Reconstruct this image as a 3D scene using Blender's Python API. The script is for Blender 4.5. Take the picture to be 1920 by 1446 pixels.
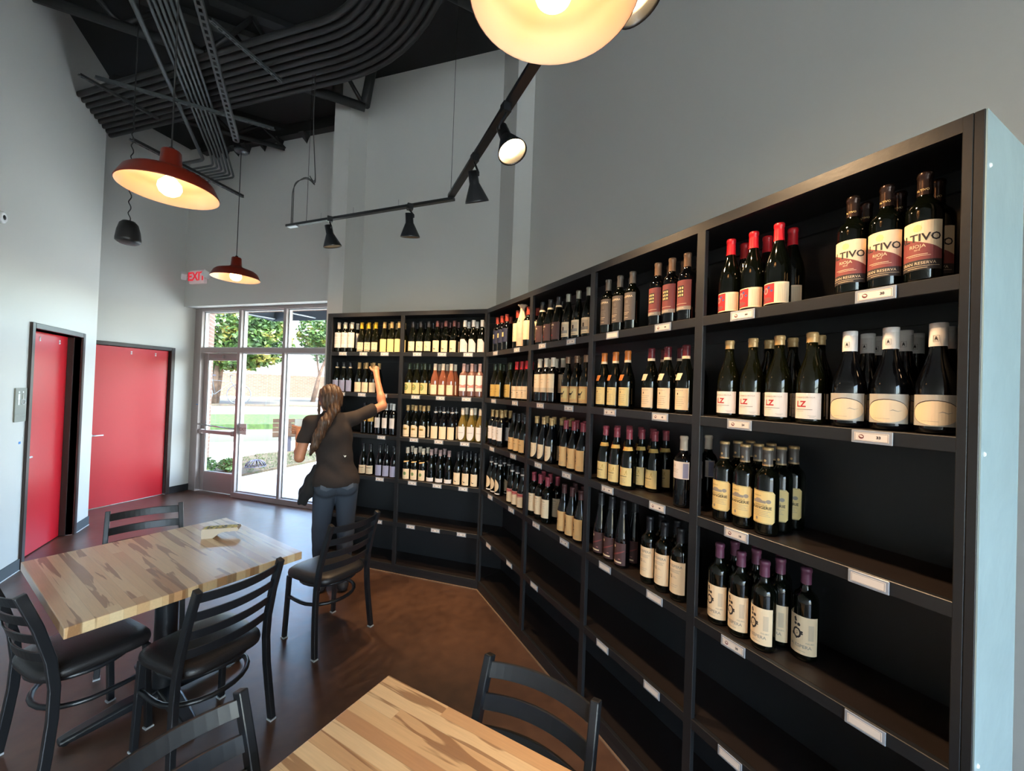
import bpy, bmesh, math, random
from mathutils import Vector, Matrix
random.seed(7)
PI = math.pi
for o in list(bpy.data.objects): bpy.data.objects.remove(o, do_unlink=True)
scene = bpy.context.scene
C = scene.collection

# ---------------------------------------------------------------- camera
def rot_cols(r, u, f):
    return Matrix(((r.x, u.x, -f.x), (r.y, u.y, -f.y), (r.z, u.z, -f.z)))
YW, PT, RO = math.radians(27.5), math.radians(0.7), math.radians(2.04)
fw = Vector((math.sin(YW)*math.cos(PT), math.cos(YW)*math.cos(PT), math.sin(PT)))
r0 = Vector((math.cos(YW), -math.sin(YW), 0)); u0 = r0.cross(fw)
rr = r0*math.cos(RO) + u0*math.sin(RO); uu = -r0*math.sin(RO) + u0*math.cos(RO)
cam = bpy.data.cameras.new('camera'); cam.sensor_width = 36.0; cam.lens = 36.0*750/1920
cam.clip_start = 0.05; cam.clip_end = 300
cam_o = bpy.data.objects.new('camera', cam); C.objects.link(cam_o)
cam_o.matrix_world = Matrix.Translation((0, 0, 1.73)) @ rot_cols(rr, uu, fw).to_4x4()
scene.camera = cam_o

# ---------------------------------------------------------------- light and exposure
vs = scene.view_settings
vs.view_transform = 'Standard'; vs.look = 'None'; vs.gamma = 1.0; vs.use_curve_mapping = False
vs.exposure = 2.1
PEND, SPOTW = 5.5, 30.0      # lamp strengths
world = bpy.data.worlds.new('sky'); scene.world = world; world.use_nodes = True
wn = world.node_tree.nodes; wl = world.node_tree.links
for n in list(wn): wn.remove(n)
wo = wn.new('ShaderNodeOutputWorld'); wb = wn.new('ShaderNodeBackground'); wb.inputs[1].default_value = 0.80
sk = wn.new('ShaderNodeTexSky'); sk.sky_type = 'NISHITA'; sk.sun_disc = False
sk.sun_elevation = math.radians(58); sk.sun_rotation = math.radians(152); sk.air_density = 1.0; sk.dust_density = 2.5; sk.ozone_density = 1.0
wl.new(sk.outputs[0], wb.inputs[0]); wl.new(wb.outputs[0], wo.inputs[0])
sun = bpy.data.lights.new('sun', 'SUN'); sun.energy = 4.2; sun.angle = math.radians(1.0); sun.color = (1.0, 0.94, 0.84)
sun_o = bpy.data.objects.new('sun', sun); C.objects.link(sun_o)
sun_o.rotation_euler = Vector((0.22, -0.27, 0.92)).to_track_quat('Z', 'Y').to_euler()

def area_portal(name, center, facing, w, h):
    l = bpy.data.lights.new(name, 'AREA'); l.shape = 'RECTANGLE'; l.size = w; l.size_y = h
    l.cycles.is_portal = True
    o = bpy.data.objects.new(name, l); C.objects.link(o); o.location = center
    f = Vector(facing).normalized()
    o.rotation_euler = f.to_track_quat('-Z', 'Y').to_euler()
    return o
S2 = math.sqrt(0.5)
area_portal('front_window_daylight', (0.0 - 0.05, 6.46, 1.42), (-S2, -S2, 0), 3.6, 2.8)
area_portal('unseen_window_daylight', (-0.3, -4.33, 1.75), (0, 1, 0), 4.0, 3.0)

# ---------------------------------------------------------------- helpers
MATS = {}
def new_mat(name):
    m = bpy.data.materials.new(name); m.use_nodes = True
    return m, m.node_tree.nodes, m.node_tree.links, m.node_tree.nodes['Principled BSDF']
def mat(name, col, rough=0.5, metal=0.0, spec=0.5, emis=None, estr=0.0, coat=0.0, bump=0.0, bscale=40.0, var=0.0, trans=0.0, sheen=0.0):
    if name in MATS: return MATS[name]
    m, N, L, b = new_mat(name)
    b.inputs['Base Color'].default_value = (*col, 1)
    b.inputs['Roughness'].default_value = rough; b.inputs['Metallic'].default_value = metal
    b.inputs['Specular IOR Level'].default_value = spec
    b.inputs['Coat Weight'].default_value = coat; b.inputs['Coat Roughness'].default_value = 0.1
    b.inputs['Transmission Weight'].default_value = trans
    if sheen: b.inputs['Sheen Weight'].default_value = sheen
    if emis: b.inputs['Emission Color'].default_value = (*emis, 1); b.inputs['Emission Strength'].default_value = estr
    tc = N.new('ShaderNodeTexCoord'); nz = N.new('ShaderNodeTexNoise'); nz.inputs['Scale'].default_value = bscale
    nz.inputs['Detail'].default_value = 4; L.new(tc.outputs['Object'], nz.inputs['Vector'])
    if bump:
        bp = N.new('ShaderNodeBump'); bp.inputs['Strength'].default_value = bump; bp.inputs['Distance'].default_value = 0.01
        L.new(nz.outputs['Fac'], bp.inputs['Height']); L.new(bp.outputs['Normal'], b.inputs['Normal'])
    if var:
        cr = N.new('ShaderNodeMapRange'); cr.inputs['To Min'].default_value = 1-var; cr.inputs['To Max'].default_value = 1+var
        L.new(nz.outputs['Fac'], cr.inputs['Value'])
        mx = N.new('ShaderNodeVectorMath'); mx.operation = 'SCALE'; mx.inputs[0].default_value = col
        L.new(cr.outputs['Result'], mx.inputs['Scale']); L.new(mx.outputs[0], b.inputs['Base Color'])
    MATS[name] = m
    return m
def srgb(r, g, b):
    f = lambda c: (c/255/12.92) if c/255 <= 0.04045 else ((c/255+0.055)/1.055)**2.4
    return (f(r), f(g), f(b))

def mesh_obj(name, bm, mats, parent=None, smooth=False, bevel=0.0, segs=2, auto=None):
    me = bpy.data.meshes.new(name); bm.normal_update(); bm.to_mesh(me); bm.free()
    if not isinstance(mats, (list, tuple)): mats = [mats]
    for m in mats: me.materials.append(m)
    if smooth:
        for p in me.polygons: p.use_smooth = True
    o = bpy.data.objects.new(name, me); C.objects.link(o)
    if parent is not None: o.parent = parent
    if bevel:
        md = o.modifiers.new('Bevel', 'BEVEL'); md.width = bevel; md.segments = segs; md.limit_method = 'ANGLE'
        md.angle_limit = math.radians(40)
    return o
def tag(o, label=None, cat=None, group=None, kind=None):
    if label: o['label'] = label
    if cat: o['category'] = cat
    if group: o['group'] = group
    if kind: o['kind'] = kind
    return o
def thing(name, label, cat, loc=(0, 0, 0), rz=0.0, group=None):
    o = bpy.data.objects.new(name, None); C.objects.link(o); o.empty_display_size = 0.1
    o.location = loc; o.rotation_euler = (0, 0, rz)
    return tag(o, label, cat, group)
def copy_tree(o, parent=None):
    c = o.copy(); C.objects.link(c)
    if parent is not None: c.parent = parent
    for ch in list(o.children): copy_tree(ch, c)
    return c
def hexa(bm, vs8, mi=0):
    v = [bm.verts.new(p) for p in vs8]
    for q in ((0,3,2,1), (4,5,6,7), (0,1,5,4), (1,2,6,5), (2,3,7,6), (3,0,4,7)):
        f = bm.faces.new([v[i] for i in q]); f.material_index = mi
def box(bm, x0, x1, y0, y1, z0, z1, mi=0):
    if x0 > x1: x0, x1 = x1, x0
    if y0 > y1: y0, y1 = y1, y0
    if z0 > z1: z0, z1 = z1, z0
    hexa(bm, [(x0,y0,z0),(x1,y0,z0),(x1,y1,z0),(x0,y1,z0),(x0,y0,z1),(x1,y0,z1),(x1,y1,z1),(x0,y1,z1)], mi)
def prism(bm, pts, z0, z1, mi=0):
    a = 0
    for i in range(len(pts)):
        p, q = pts[i], pts[(i+1) % len(pts)]; a += p[0]*q[1]-q[0]*p[1]
    if a < 0: pts = list(reversed(pts))
    lo = [bm.verts.new((p[0], p[1], z0)) for p in pts]; hi = [bm.verts.new((p[0], p[1], z1)) for p in pts]
    f = bm.faces.new(list(reversed(lo))); f.material_index = mi
    f = bm.faces.new(hi); f.material_index = mi
    n = len(pts)
    for i in range(n):
        f = bm.faces.new([lo[i], lo[(i+1) % n], hi[(i+1) % n], hi[i]]); f.material_index = mi
def rect_tube(bm, path, w, d, up=Vector((0, 0, 1)), side=None, mi=0, widths=None):
    """sweep a w x d rectangle along path; side = direction of w (fixed) or None"""
    P = [Vector(p) for p in path]; n = len(P); rings = []
    for i in range(n):
        t = (P[min(i+1, n-1)] - P[max(i-1, 0)]).normalized()
        s = Vector(side) if side is not None else t.cross(up)
        s = (s - t*s.dot(t)).normalized(); b = s.cross(t).normalized()
        ww, dd = (w, d) if widths is None else widths[i]
        rings.append([bm.verts.new(P[i] + s*(a*ww/2) + b*(c*dd/2)) for a, c in ((-1,-1), (1,-1), (1,1), (-1,1))])
    for i in range(n-1):
        for k in range(4):
            f = bm.faces.new([rings[i][k], rings[i][(k+1) % 4], rings[i+1][(k+1) % 4], rings[i+1][k]]); f.material_index = mi
    bm.faces.new(list(reversed(rings[0]))).material_index = mi; bm.faces.new(rings[-1]).material_index = mi
def tube(bm, path, r, seg=8, mi=0, closed=False, radii=None):
    P = [Vector(p) for p in path]; n = len(P); rings = []; prev = None
    for i in range(n):
        if closed: t = (P[(i+1) % n] - P[(i-1) % n]).normalized()
        else: t = (P[min(i+1, n-1)] - P[max(i-1, 0)]).normalized()
        if prev is None:
            a = Vector((0, 0, 1)) if abs(t.z) < 0.9 else Vector((1, 0, 0)); s = t.cross(a).normalized()
        else:
            s = prev - t*prev.dot(t); s.normalize()
        prev = s; b = t.cross(s); rad = r if radii is None else radii[i]
        rings.append([bm.verts.new(P[i] + s*(rad*math.cos(2*PI*k/seg)) + b*(rad*math.sin(2*PI*k/seg))) for k in range(seg)])
    m = n if closed else n-1
    for i in range(m):
        A, B = rings[i], rings[(i+1) % n]
        for k in range(seg):
            f = bm.faces.new([A[k], A[(k+1) % seg], B[(k+1) % seg], B[k]]); f.material_index = mi; f.smooth = True
    if not closed:
        bm.faces.new(list(reversed(rings[0]))).material_index = mi; bm.faces.new(rings[-1]).material_index = mi
def lathe(bm, prof, seg=24, mi=0, loc=(0, 0, 0), cap0=False, cap1=False, axis=None, sharp=()):
    """prof: list of (r, z) or (r, z, matindex)"""
    rings = []; M = Matrix.Identity(3) if axis is None else Vector(axis).to_track_quat('Z', 'Y').to_matrix()
    L = Vector(loc)
    for p in prof:
        if p[0] < 1e-6: rings.append([bm.verts.new(L + M @ Vector((0, 0, p[1])))])
        else: rings.append([bm.verts.new(L + M @ Vector((p[0]*math.cos(2*PI*k/seg), p[0]*math.sin(2*PI*k/seg), p[1]))) for k in range(seg)])
    for i in range(len(prof)-1):
        A, B = rings[i], rings[i+1]; m = prof[i][2] if len(prof[i]) > 2 else mi
        if len(A) == 1 and len(B) == 1: continue
        for k in range(seg):
            k2 = (k+1) % seg
            if len(A) == 1: f = bm.faces.new([A[0], B[k2], B[k]])
            elif len(B) == 1: f = bm.faces.new([A[k], A[k2], B[0]])
            else: f = bm.faces.new([A[k], A[k2], B[k2], B[k]])
            f.material_index = m; f.smooth = True
    if cap0 and len(rings[0]) > 1: bm.faces.new(list(reversed(rings[0]))).material_index = mi
    if cap1 and len(rings[-1]) > 1: bm.faces.new(rings[-1]).material_index = mi
def NB(): return bmesh.new()
def fbox(bm, P, t0, t1, d0, d1, z0, z1, mi=0):
    if t0 > t1: t0, t1 = t1, t0
    prism(bm, [P(t0, d0)[:2], P(t1, d0)[:2], P(t1, d1)[:2], P(t0, d1)[:2]], z0, z1, mi)
def P3(t, d, z=0): return (1.392+d, t, z)                    # long wall shelf front: runs along y
def P2(s, d, z=0): return (1.392+(d-s)*S2, 3.19+(d+s)*S2, z)  # far shelf, turned 45 degrees
GP = (-1.498, 7.797)
def PG(s, d, z=0): return (GP[0]+(s+d)*S2, GP[1]+(d-s)*S2, z)  # glazed wall
def PW(s, d, z=0): return (-1.56-s*S2-d*S2, 7.86-s*S2+d*S2, z) # wall of the second red door, s away from the glass corner

def text_tris(body, size, extrude=0.0, align='CENTER', bold=0.0, shear=0.0):
    cu = bpy.data.curves.new('txt', 'FONT'); cu.body = body; cu.size = size; cu.align_x = align; cu.align_y = 'CENTER'
    cu.resolution_u = 2; cu.offset = bold; cu.shear = shear
    o = bpy.data.objects.new('txt', cu); C.objects.link(o)
    dg = bpy.context.evaluated_depsgraph_get(); me = bpy.data.meshes.new_from_object(o.evaluated_get(dg))
    V = [(v.co.x, v.co.y) for v in me.vertices]; T = [[V[i] for i in p.vertices] for p in me.polygons]
    bpy.data.objects.remove(o); bpy.data.curves.remove(cu); bpy.data.meshes.remove(me)
    return T
# ---------------------------------------------------------------- setting materials
def wall_mat():
    m, N, L, b = new_mat('wall_paint'); tc = N.new('ShaderNodeTexCoord')
    nz = N.new('ShaderNodeTexNoise'); nz.inputs['Scale'].default_value = 260; nz.inputs['Detail'].default_value = 3
    L.new(tc.outputs['Object'], nz.inputs['Vector'])
    bp = N.new('ShaderNodeBump'); bp.inputs['Strength'].default_value = 0.12; bp.inputs['Distance'].default_value = 0.002
    L.new(nz.outputs['Fac'], bp.inputs['Height']); L.new(bp.outputs['Normal'], b.inputs['Normal'])
    b.inputs['Base Color'].default_value = (*srgb(198, 197, 192), 1); b.inputs['Roughness'].default_value = 0.42
    return m
WALL = wall_mat()
def floor_mat():
    m, N, L, b = new_mat('stained_concrete'); tc = N.new('ShaderNodeTexCoord')
    n1 = N.new('ShaderNodeTexNoise'); n1.inputs['Scale'].default_value = 1.3; n1.inputs['Detail'].default_value = 8; n1.inputs['Distortion'].default_value = 0.6
    n2 = N.new('ShaderNodeTexNoise'); n2.inputs['Scale'].default_value = 14; n2.inputs['Detail'].default_value = 6
    cr = N.new('ShaderNodeValToRGB'); e = cr.color_ramp.elements
    e[0].position = 0.3; e[0].color = (*srgb(58, 40, 32), 1); e[1].position = 0.75; e[1].color = (*srgb(112, 80, 60), 1)
    mx = N.new('ShaderNodeMix'); mx.data_type = 'FLOAT'; mx.inputs[0].default_value = 0.35
    L.new(tc.outputs['Object'], n1.inputs['Vector']); L.new(tc.outputs['Object'], n2.inputs['Vector'])
    L.new(n1.outputs['Fac'], mx.inputs[2]); L.new(n2.outputs['Fac'], mx.inputs[3]); L.new(mx.outputs[0], cr.inputs['Fac'])
    L.new(cr.outputs['Color'], b.inputs['Base Color'])
    mr = N.new('ShaderNodeMapRange'); mr.inputs['To Min'].default_value = 0.26; mr.inputs['To Max'].default_value = 0.46
    L.new(n2.outputs['Fac'], mr.inputs['Value']); L.new(mr.outputs['Result'], b.inputs['Roughness'])
    bp = N.new('ShaderNodeBump'); bp.inputs['Strength'].default_value = 0.25; bp.inputs['Distance'].default_value = 0.004
    L.new(n2.outputs['Fac'], bp.inputs['Height']); L.new(bp.outputs['Normal'], b.inputs['Normal'])
    b.inputs['Specular IOR Level'].default_value = 0.6; b.inputs['Coat Weight'].default_value = 0.35; b.inputs['Coat Roughness'].default_value = 0.30
    return m
def brick_mat(name, c1, c2, mortar, scale=1.0):
    m, N, L, b = new_mat(name); tc = N.new('ShaderNodeTexCoord'); mp = N.new('ShaderNodeMapping')
    mp.inputs['Rotation'].default_value = (PI/2, 0, 0)
    br = N.new('ShaderNodeTexBrick'); br.inputs['Scale'].default_value = scale; br.inputs['Brick Width'].default_value = 0.22; br.inputs['Row Height'].default_value = 0.075
    br.inputs['Mortar Size'].default_value = 0.008; br.inputs['Color1'].default_value = (*c1, 1); br.inputs['Color2'].default_value = (*c2, 1); br.inputs['Mortar'].default_value = (*mortar, 1)
    L.new(tc.outputs['Object'], mp.inputs['Vector']); L.new(mp.outputs[0], br.inputs['Vector']); L.new(br.outputs['Color'], b.inputs['Base Color'])
    b.inputs['Roughness'].default_value = 0.9
    return m
FLOOR = floor_mat()
BLACKP = mat('black_shelf_paint', (0.013, 0.014, 0.016), 0.40, spec=0.5, bump=0.05, bscale=60)
CEIL = mat('dark_ceiling_paint', (0.008, 0.0085, 0.009), 0.75)
PIPE = mat('dark_grey_steel_paint', (0.016, 0.017, 0.017), 0.5)
PIPE2 = mat('galvanised_conduit', (0.075, 0.085, 0.085), 0.45, metal=0.3)
ALU = mat('taupe_aluminium', srgb(158, 148, 146), 0.38, metal=0.35)
ALUL = mat('bright_aluminium_stop', srgb(196, 200, 204), 0.3, metal=0.6)
RED = mat('red_door_paint', srgb(196, 16, 34), 0.33, spec=0.5, bump=0.03, bscale=30)
BROWNF = mat('dark_bronze_frame', srgb(44, 30, 26), 0.36, spec=0.5)
RUBBER = mat('grey_rubber_base', srgb(66, 70, 74), 0.6)
WHITE = mat('white_plastic', (0.8, 0.8, 0.8), 0.4)
CHROME = mat('brushed_steel', (0.65, 0.65, 0.66), 0.28, metal=0.9)
BLKM = mat('satin_black_metal', (0.012, 0.014, 0.017), 0.32, spec=0.6)
def glass_mat():
    m, N, L, b = new_mat('clear_pane'); N.remove(b); out = N['Material Output']
    t = N.new('ShaderNodeBsdfTransparent'); t.inputs[0].default_value = (0.93, 0.97, 0.96, 1); g = N.new('ShaderNodeBsdfGlossy'); g.inputs['Roughness'].default_value = 0.0
    fr = N.new('ShaderNodeFresnel'); fr.inputs['IOR'].default_value = 1.45; mx = N.new('ShaderNodeMixShader')
    ge = N.new('ShaderNodeNewGeometry'); sb = N.new('ShaderNodeMath'); sb.operation = 'SUBTRACT'; sb.inputs[0].default_value = 1; ml = N.new('ShaderNodeMath'); ml.operation = 'MULTIPLY'
    L.new(ge.outputs['Backfacing'], sb.inputs[1]); L.new(sb.outputs[0], ml.inputs[0]); L.new(fr.outputs[0], ml.inputs[1]); L.new(ml.outputs[0], mx.inputs[0]); L.new(t.outputs[0], mx.inputs[1]); L.new(g.outputs[0], mx.inputs[2]); L.new(mx.outputs[0], out.inputs['Surface'])
    return m
GLASS = glass_mat()
def structure(name, bm, m, **k):
    o = mesh_obj(name, bm, m, **k); o['kind'] = 'structure'; return o

HC = 5.25
# floor (one slab following the room's outline)
bm = NB()
prism(bm, [(-2.31, -4.6), (2.1, -4.6), (2.1, 3.95), PG(3.6, 0.13)[:2], PG(-0.16, 0.13)[:2], (-5.0, 4.3), (-5.0, 3.0), (-2.31, 3.0)], -0.12, 0.0)
structure('floor', bm, FLOOR)
bm = NB(); prism(bm, [(-2.31, -4.6), (2.4, -4.6), (2.4, 4.3), (-1.0, 8.9), (-5.0, 6.3), (-5.0, 3.0), (-2.31, 3.0)], HC, HC+0.15); structure('ceiling', bm, CEIL)

# left wall with first red door opening (x = -2.16)
DY0, DY1, DZ = 5.15, 6.025, 2.135
bm = NB()
box(bm, -2.31, -2.16, -4.4, DY0, 0, HC); box(bm, -2.31, -2.16, DY1, 6.374, 0, HC); box(bm, -2.31, -2.16, DY0, DY1, DZ, HC)
structure('wall_left', bm, WALL)
bm = NB(); box(bm, -5.0, -2.3101, 6.224, 6.374, 0, HC); structure('wall_alcove', bm, WALL)
# wall with the second red door (45 degrees)
D2A, D2B = 0.30, 1.25      # opening along s
bm = NB()
fbox(bm, PW, -0.12, D2A, 0, 0.15, 0, HC); fbox(bm, PW, D2B, 3.2, 0, 0.15, 0, HC); fbox(bm, PW, D2A, D2B, 0, 0.15, DZ, HC)
structure('wall_restroom', bm, WALL)
# upper wall above the glazing, set forward of it
q2 = math.sqrt(2)
def PU(s, d, z=0):   # plane x+y = 4.304*sqrt2, from the left corner (-1.667, 7.753)
    return (-1.667+(s+d)*S2, 7.753+(d-s)*S2, z)
bm = NB(); fbox(bm, PU, -0.02, 3.9, 0, 0.42, 2.832, HC); structure('wall_front', bm, WALL)
# boxed column beside the far shelf, jog, far wall, pier and long wall
cx, cy = 0.195, 4.811
def PC(s, d, z=0): return (cx+(s+d)*S2, cy+(d-s)*S2, z)
bm = NB(); prism(bm, [PC(0, 0)[:2], PC(0.205, 0)[:2], PC(0.205, 0.29)[:2], PC(0.205, 1.3)[:2], PC(0, 1.3)[:2]], 0, HC); structure('wall_column', bm, WALL)
far0 = PC(0.205, 0.29)
bm = NB(); prism(bm, [far0[:2], (1.711, 3.706), (2.15, 3.706), (2.15, 3.9), (far0[0]+0.2, far0[1]+0.2)], 0, HC); structure('wall_back', bm, WALL)
bm = NB(); box(bm, 1.711, 2.1, 3.384, 3.7055, 0, HC); structure('wall_pier', bm, WALL)
bm = NB(); box(bm, 1.9, 2.1, -4.6, 3.3835, 0, HC); structure('wall_right', bm, WALL)
# rear wall (behind the viewer) with the opening for an added window
bm = NB(); box(bm, 1.7, 1.899, -4.6, -4.4, 0, HC); box(bm, -2.31, 1.7, -4.6, -4.4, 0, 0.25); box(bm, -2.31, 1.7, -4.6, -4.4, 3.25, HC)
structure('wall_rear', bm, WALL)
bm = NB(); box(bm, -5.15, -5.0, 3.0, 6.374, 0, HC); box(bm, -5.0, -2.31, 3.0, 3.15, 0, HC); structure('wall_service', bm, WALL)

# unseen_window: unseen rear window, put in and sized for the daylight it brings
bm = NB()
for x in (-2.31, -1.3, -0.3, 0.7, 1.65): box(bm, x, x+0.05, -4.53, -4.42, 0.25, 3.25)
for z in (0.25, 2.2, 3.2): box(bm, -2.31, 1.7, -4.531, -4.421, z, z+0.05)
w2 = structure('unseen_window', bm, ALU)
bm = NB(); box(bm, -2.29, 1.68, -4.478, -4.472, 0.27, 3.23); mesh_obj('window_pane', bm, GLASS, w2)

# window_1: the glazed front (storefront) with mullions; s from the left corner
ZT = 2.832
bm = NB(); FD = 0.115
MULL = [0.85, 1.705, 2.56]
fbox(bm, PG, 0.035, 0.09, 0, FD, 0, ZT); fbox(bm, PG, -0.088, 0.034, 0.02, FD, 0, ZT)
for s in MULL: fbox(bm, PG, s, s+0.052, 0, FD, 0, ZT)
fbox(bm, PG, 3.30, 3.35, 0, FD, 0, ZT)
fbox(bm, PG, 0.09, 3.30, 0.001, FD-0.001, 2.785, ZT-0.001)
fbox(bm, PG, 0.09, 3.30, 0.001, FD-0.001, 2.150, 2.218)
fbox(bm, PG, 0.851, 3.30, -0.012, FD-0.001, 0.0, 0.075)
w1 = structure('window_1', bm, ALU, bevel=0.003, segs=1)
bm = NB()      # bright glazing stops on the sides of each light
def stop(s0, s1, z0, z1, d0=0.045, d1=0.075, w=0.016):
    fbox(bm, PG, s0, s0+w, d0, d1, z0, z1); fbox(bm, PG, s1-w, s1, d0, d1, z0, z1)
    fbox(bm, PG, s0+w, s1-w, d0, d1, z1-w, z1); fbox(bm, PG, s0+w, s1-w, d0, d1, z0, z0+w)
lights = [(0.09, 0.85, 2.218, 2.785)]
for a, b_ in ((0.902, 1.705), (1.757, 2.56), (2.612, 3.30)): lights += [(a, b_, 2.218, 2.785), (a, b_, 0.075, 2.150)]
for l in lights: stop(*l)
mesh_obj('window_stop', bm, ALUL, w1)
for l in lights:
    bm = NB(); fbox(bm, PG, l[0]+0.005, l[1]-0.005, 0.056, 0.062, l[2]+0.005, l[3]-0.005); mesh_obj('window_pane', bm, GLASS, w1)
# exit decal on the glass
bm = NB(); fbox(bm, PG, 0.915, 1.045, 0.040, 0.044, 0.93, 1.09)
ex = mesh_obj('exit_decal', bm, mat('decal_grey', srgb(215, 198, 196), 0.5)); tag(ex, 'small grey EXIT plate with red letters stuck on the glass beside the push bar', 'sign')
def place_text(parent, name, body, size, P, s, d, z, m, bold=0.0, flip=1, align='CENTER', th=0.0015):
    bm = NB()
    for t in text_tris(body, size, bold=bold, align=align):
        try: bm.faces.new([bm.verts.new(P(s+flip*x, d, z+y)) for x, y in t])
        except Exception: pass
    return mesh_obj(name, bm, m, parent)
place_text(ex, 'lettering', 'EXIT', 0.068, PG, 0.98, 0.0385, 1.005, mat('sign_red', srgb(150, 40, 50), 0.5), bold=0.0004)

# door_3: glazed entrance door set at the back of the frame
bm = NB(); a, b_ = 0.096, 0.846; d0, d1 = 0.062, 0.108
fbox(bm, PG, a, a+0.075, d0, d1, 0.012, 2.143); fbox(bm, PG, b_-0.075, b_, d0, d1, 0.012, 2.143)
fbox(bm, PG, a+0.075, b_-0.075, d0, d1, 2.03, 2.143); fbox(bm, PG, a+0.075, b_-0.075, d0, d1, 0.012, 0.30)
d3 = structure('door_3', bm, ALU, bevel=0.003, segs=1)
bm = NB(); fbox(bm, PG, a+0.07, b_-0.07, 0.082, 0.088, 0.295, 2.035); mesh_obj('door_pane', bm, GLASS, d3)
bm = NB(); fbox(bm, PG, a+0.075, a+0.089, 0.07, 0.10, 0.30, 2.03); fbox(bm, PG, a+0.089, b_-0.075, 0.07, 0.10, 0.30, 0.314); mesh_obj('glazing_bead', bm, ALUL, d3)
bm = NB(); tube(bm, [PG(a+0.01, 0.0, 1.04), PG(b_-0.03, 0.0, 1.005)], 0.011); tube(bm, [PG(a+0.01, 0.0, 1.04), PG(a+0.01, 0.063, 1.04)], 0.012); tube(bm, [PG(b_-0.04, 0.0, 1.005), PG(b_-0.04, 0.063, 1.005)], 0.012)
mesh_obj('pull_handle', bm, CHROME, d3)
bm = NB(); fbox(bm, PG, a+0.015, b_-0.02, 0.005, 0.035, 0.905, 0.955); fbox(bm, PG, a+0.01, a+0.07, 0.0, 0.0615, 0.895, 0.965); fbox(bm, PG, b_-0.06, b_-0.01, 0.0, 0.0615, 0.895, 0.965)
mesh_obj('push_bar', bm, ALU, d3, bevel=0.005)
bm = NB(); fbox(bm, PG, 0.28, 0.52, 0.02, 0.061, 2.06, 2.11); tube(bm, [PG(0.30, 0.0, 2.115), PG(0.62, -0.06, 2.13)], 0.008); mesh_obj('door_closer', bm, ALU, d3)

# door_1: red door recessed in the left wall
def door_frame(name, P, s0, s1, depth, face=0.05):
    bm = NB()
    fbox(bm, P, s0-face, s0, -0.018, depth, 0, DZ+face); fbox(bm, P, s1, s1+face, -0.018, depth, 0, DZ+face); fbox(bm, P, s0, s1, -0.018, depth, DZ, DZ+face)
    fbox(bm, P, s0, s0+0.012, 0.05, depth, 0, DZ); fbox(bm, P, s1-0.012, s1, 0.05, depth, 0, DZ)
    return bm
def PL(s, d, z=0): return (-2.16-d, s, z)
d1o = structure('door_1', door_frame('f', PL, DY0, DY1, 0.149), BROWNF, bevel=0.004, segs=1)
bm = NB(); fbox(bm, PL, DY0+0.014, DY1-0.014, 0.10, 0.145, 0.008, DZ-0.004); lf = mesh_obj('door_leaf', bm, RED, d1o, bevel=0.002, segs=1)
def lever(parent, P, s, d, z, dirn):
    bm = NB(); tube(bm, [P(s, d, z), P(s, d-0.055, z)], 0.011); tube(bm, [P(s, d-0.05, z), P(s+dirn*0.03, d-0.054, z), P(s+dirn*0.115, d-0.05, z)], 0.009)
    c = Vector(P(s, d, z)); ax = Vector(P(0, -1, 0))-Vector(P(0, 0, 0)); lathe(bm, [(0.027, 0), (0.027, 0.008), (0, 0.008)], 16, loc=c, axis=ax)
    return mesh_obj('door_handle', bm, mat('satin_nickel', (0.8, 0.8, 0.8), 0.35, metal=0.2), parent)
lever(lf, PL, DY0+0.075, 0.10, 0.955, 1)
def studs(parent, P, ss, d):
    bm = NB()
    for s in ss:
        for z in (2.075, 2.05): lathe(bm, [(0.011, 0), (0.009, 0.004), (0, 0.005)], 10, loc=P(s, d, z), axis=Vector(P(0, -1, 0))-Vector(P(0, 0, 0)))
    mesh_obj('door_stud', bm, WHITE, parent)
studs(lf, PL, (DY0+0.35, DY0+0.70), 0.0995)
# door_2
d2o = structure('door_2', door_frame('f', PW, D2A, D2B, 0.149), BROWNF, bevel=0.004, segs=1)
bm = NB(); fbox(bm, PW, D2A+0.014, D2B-0.014, 0.03, 0.075, 0.008, DZ-0.004); lf2 = mesh_obj('door_leaf', bm, RED, d2o, bevel=0.002, segs=1)
lever(lf2, PW, D2B-0.075, 0.03, 0.955, -1); studs(lf2, PW, (D2A+0.18, D2A+0.47), 0.0295)

# baseboards
bm = NB(); box(bm, -2.1595, -2.150, -4.4, DY0-0.051, 0, 0.10); box(bm, -2.1595, -2.150, DY1+0.051, 6.374, 0, 0.10); structure('baseboard_left', bm, RUBBER)
bm = NB(); fbox(bm, PW, -0.05, D2A-0.051, -0.0095, -0.0005, 0, 0.10); structure('baseboard_restroom', bm, BLACKP)
bm = NB(); box(bm, 1.8905, 1.8995, -4.4, 0.29, 0, 0.10); structure('baseboard_right', bm, RUBBER)
# pale sealant lines along the wall foot
bm = NB(); box(bm, -2.150, -2.143, -4.4, DY0-0.06, 0.0005, 0.004); box(bm, -2.150, -2.143, DY1+0.06, 6.37, 0.0005, 0.004)
structure('trim_1', bm, WHITE)
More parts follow.
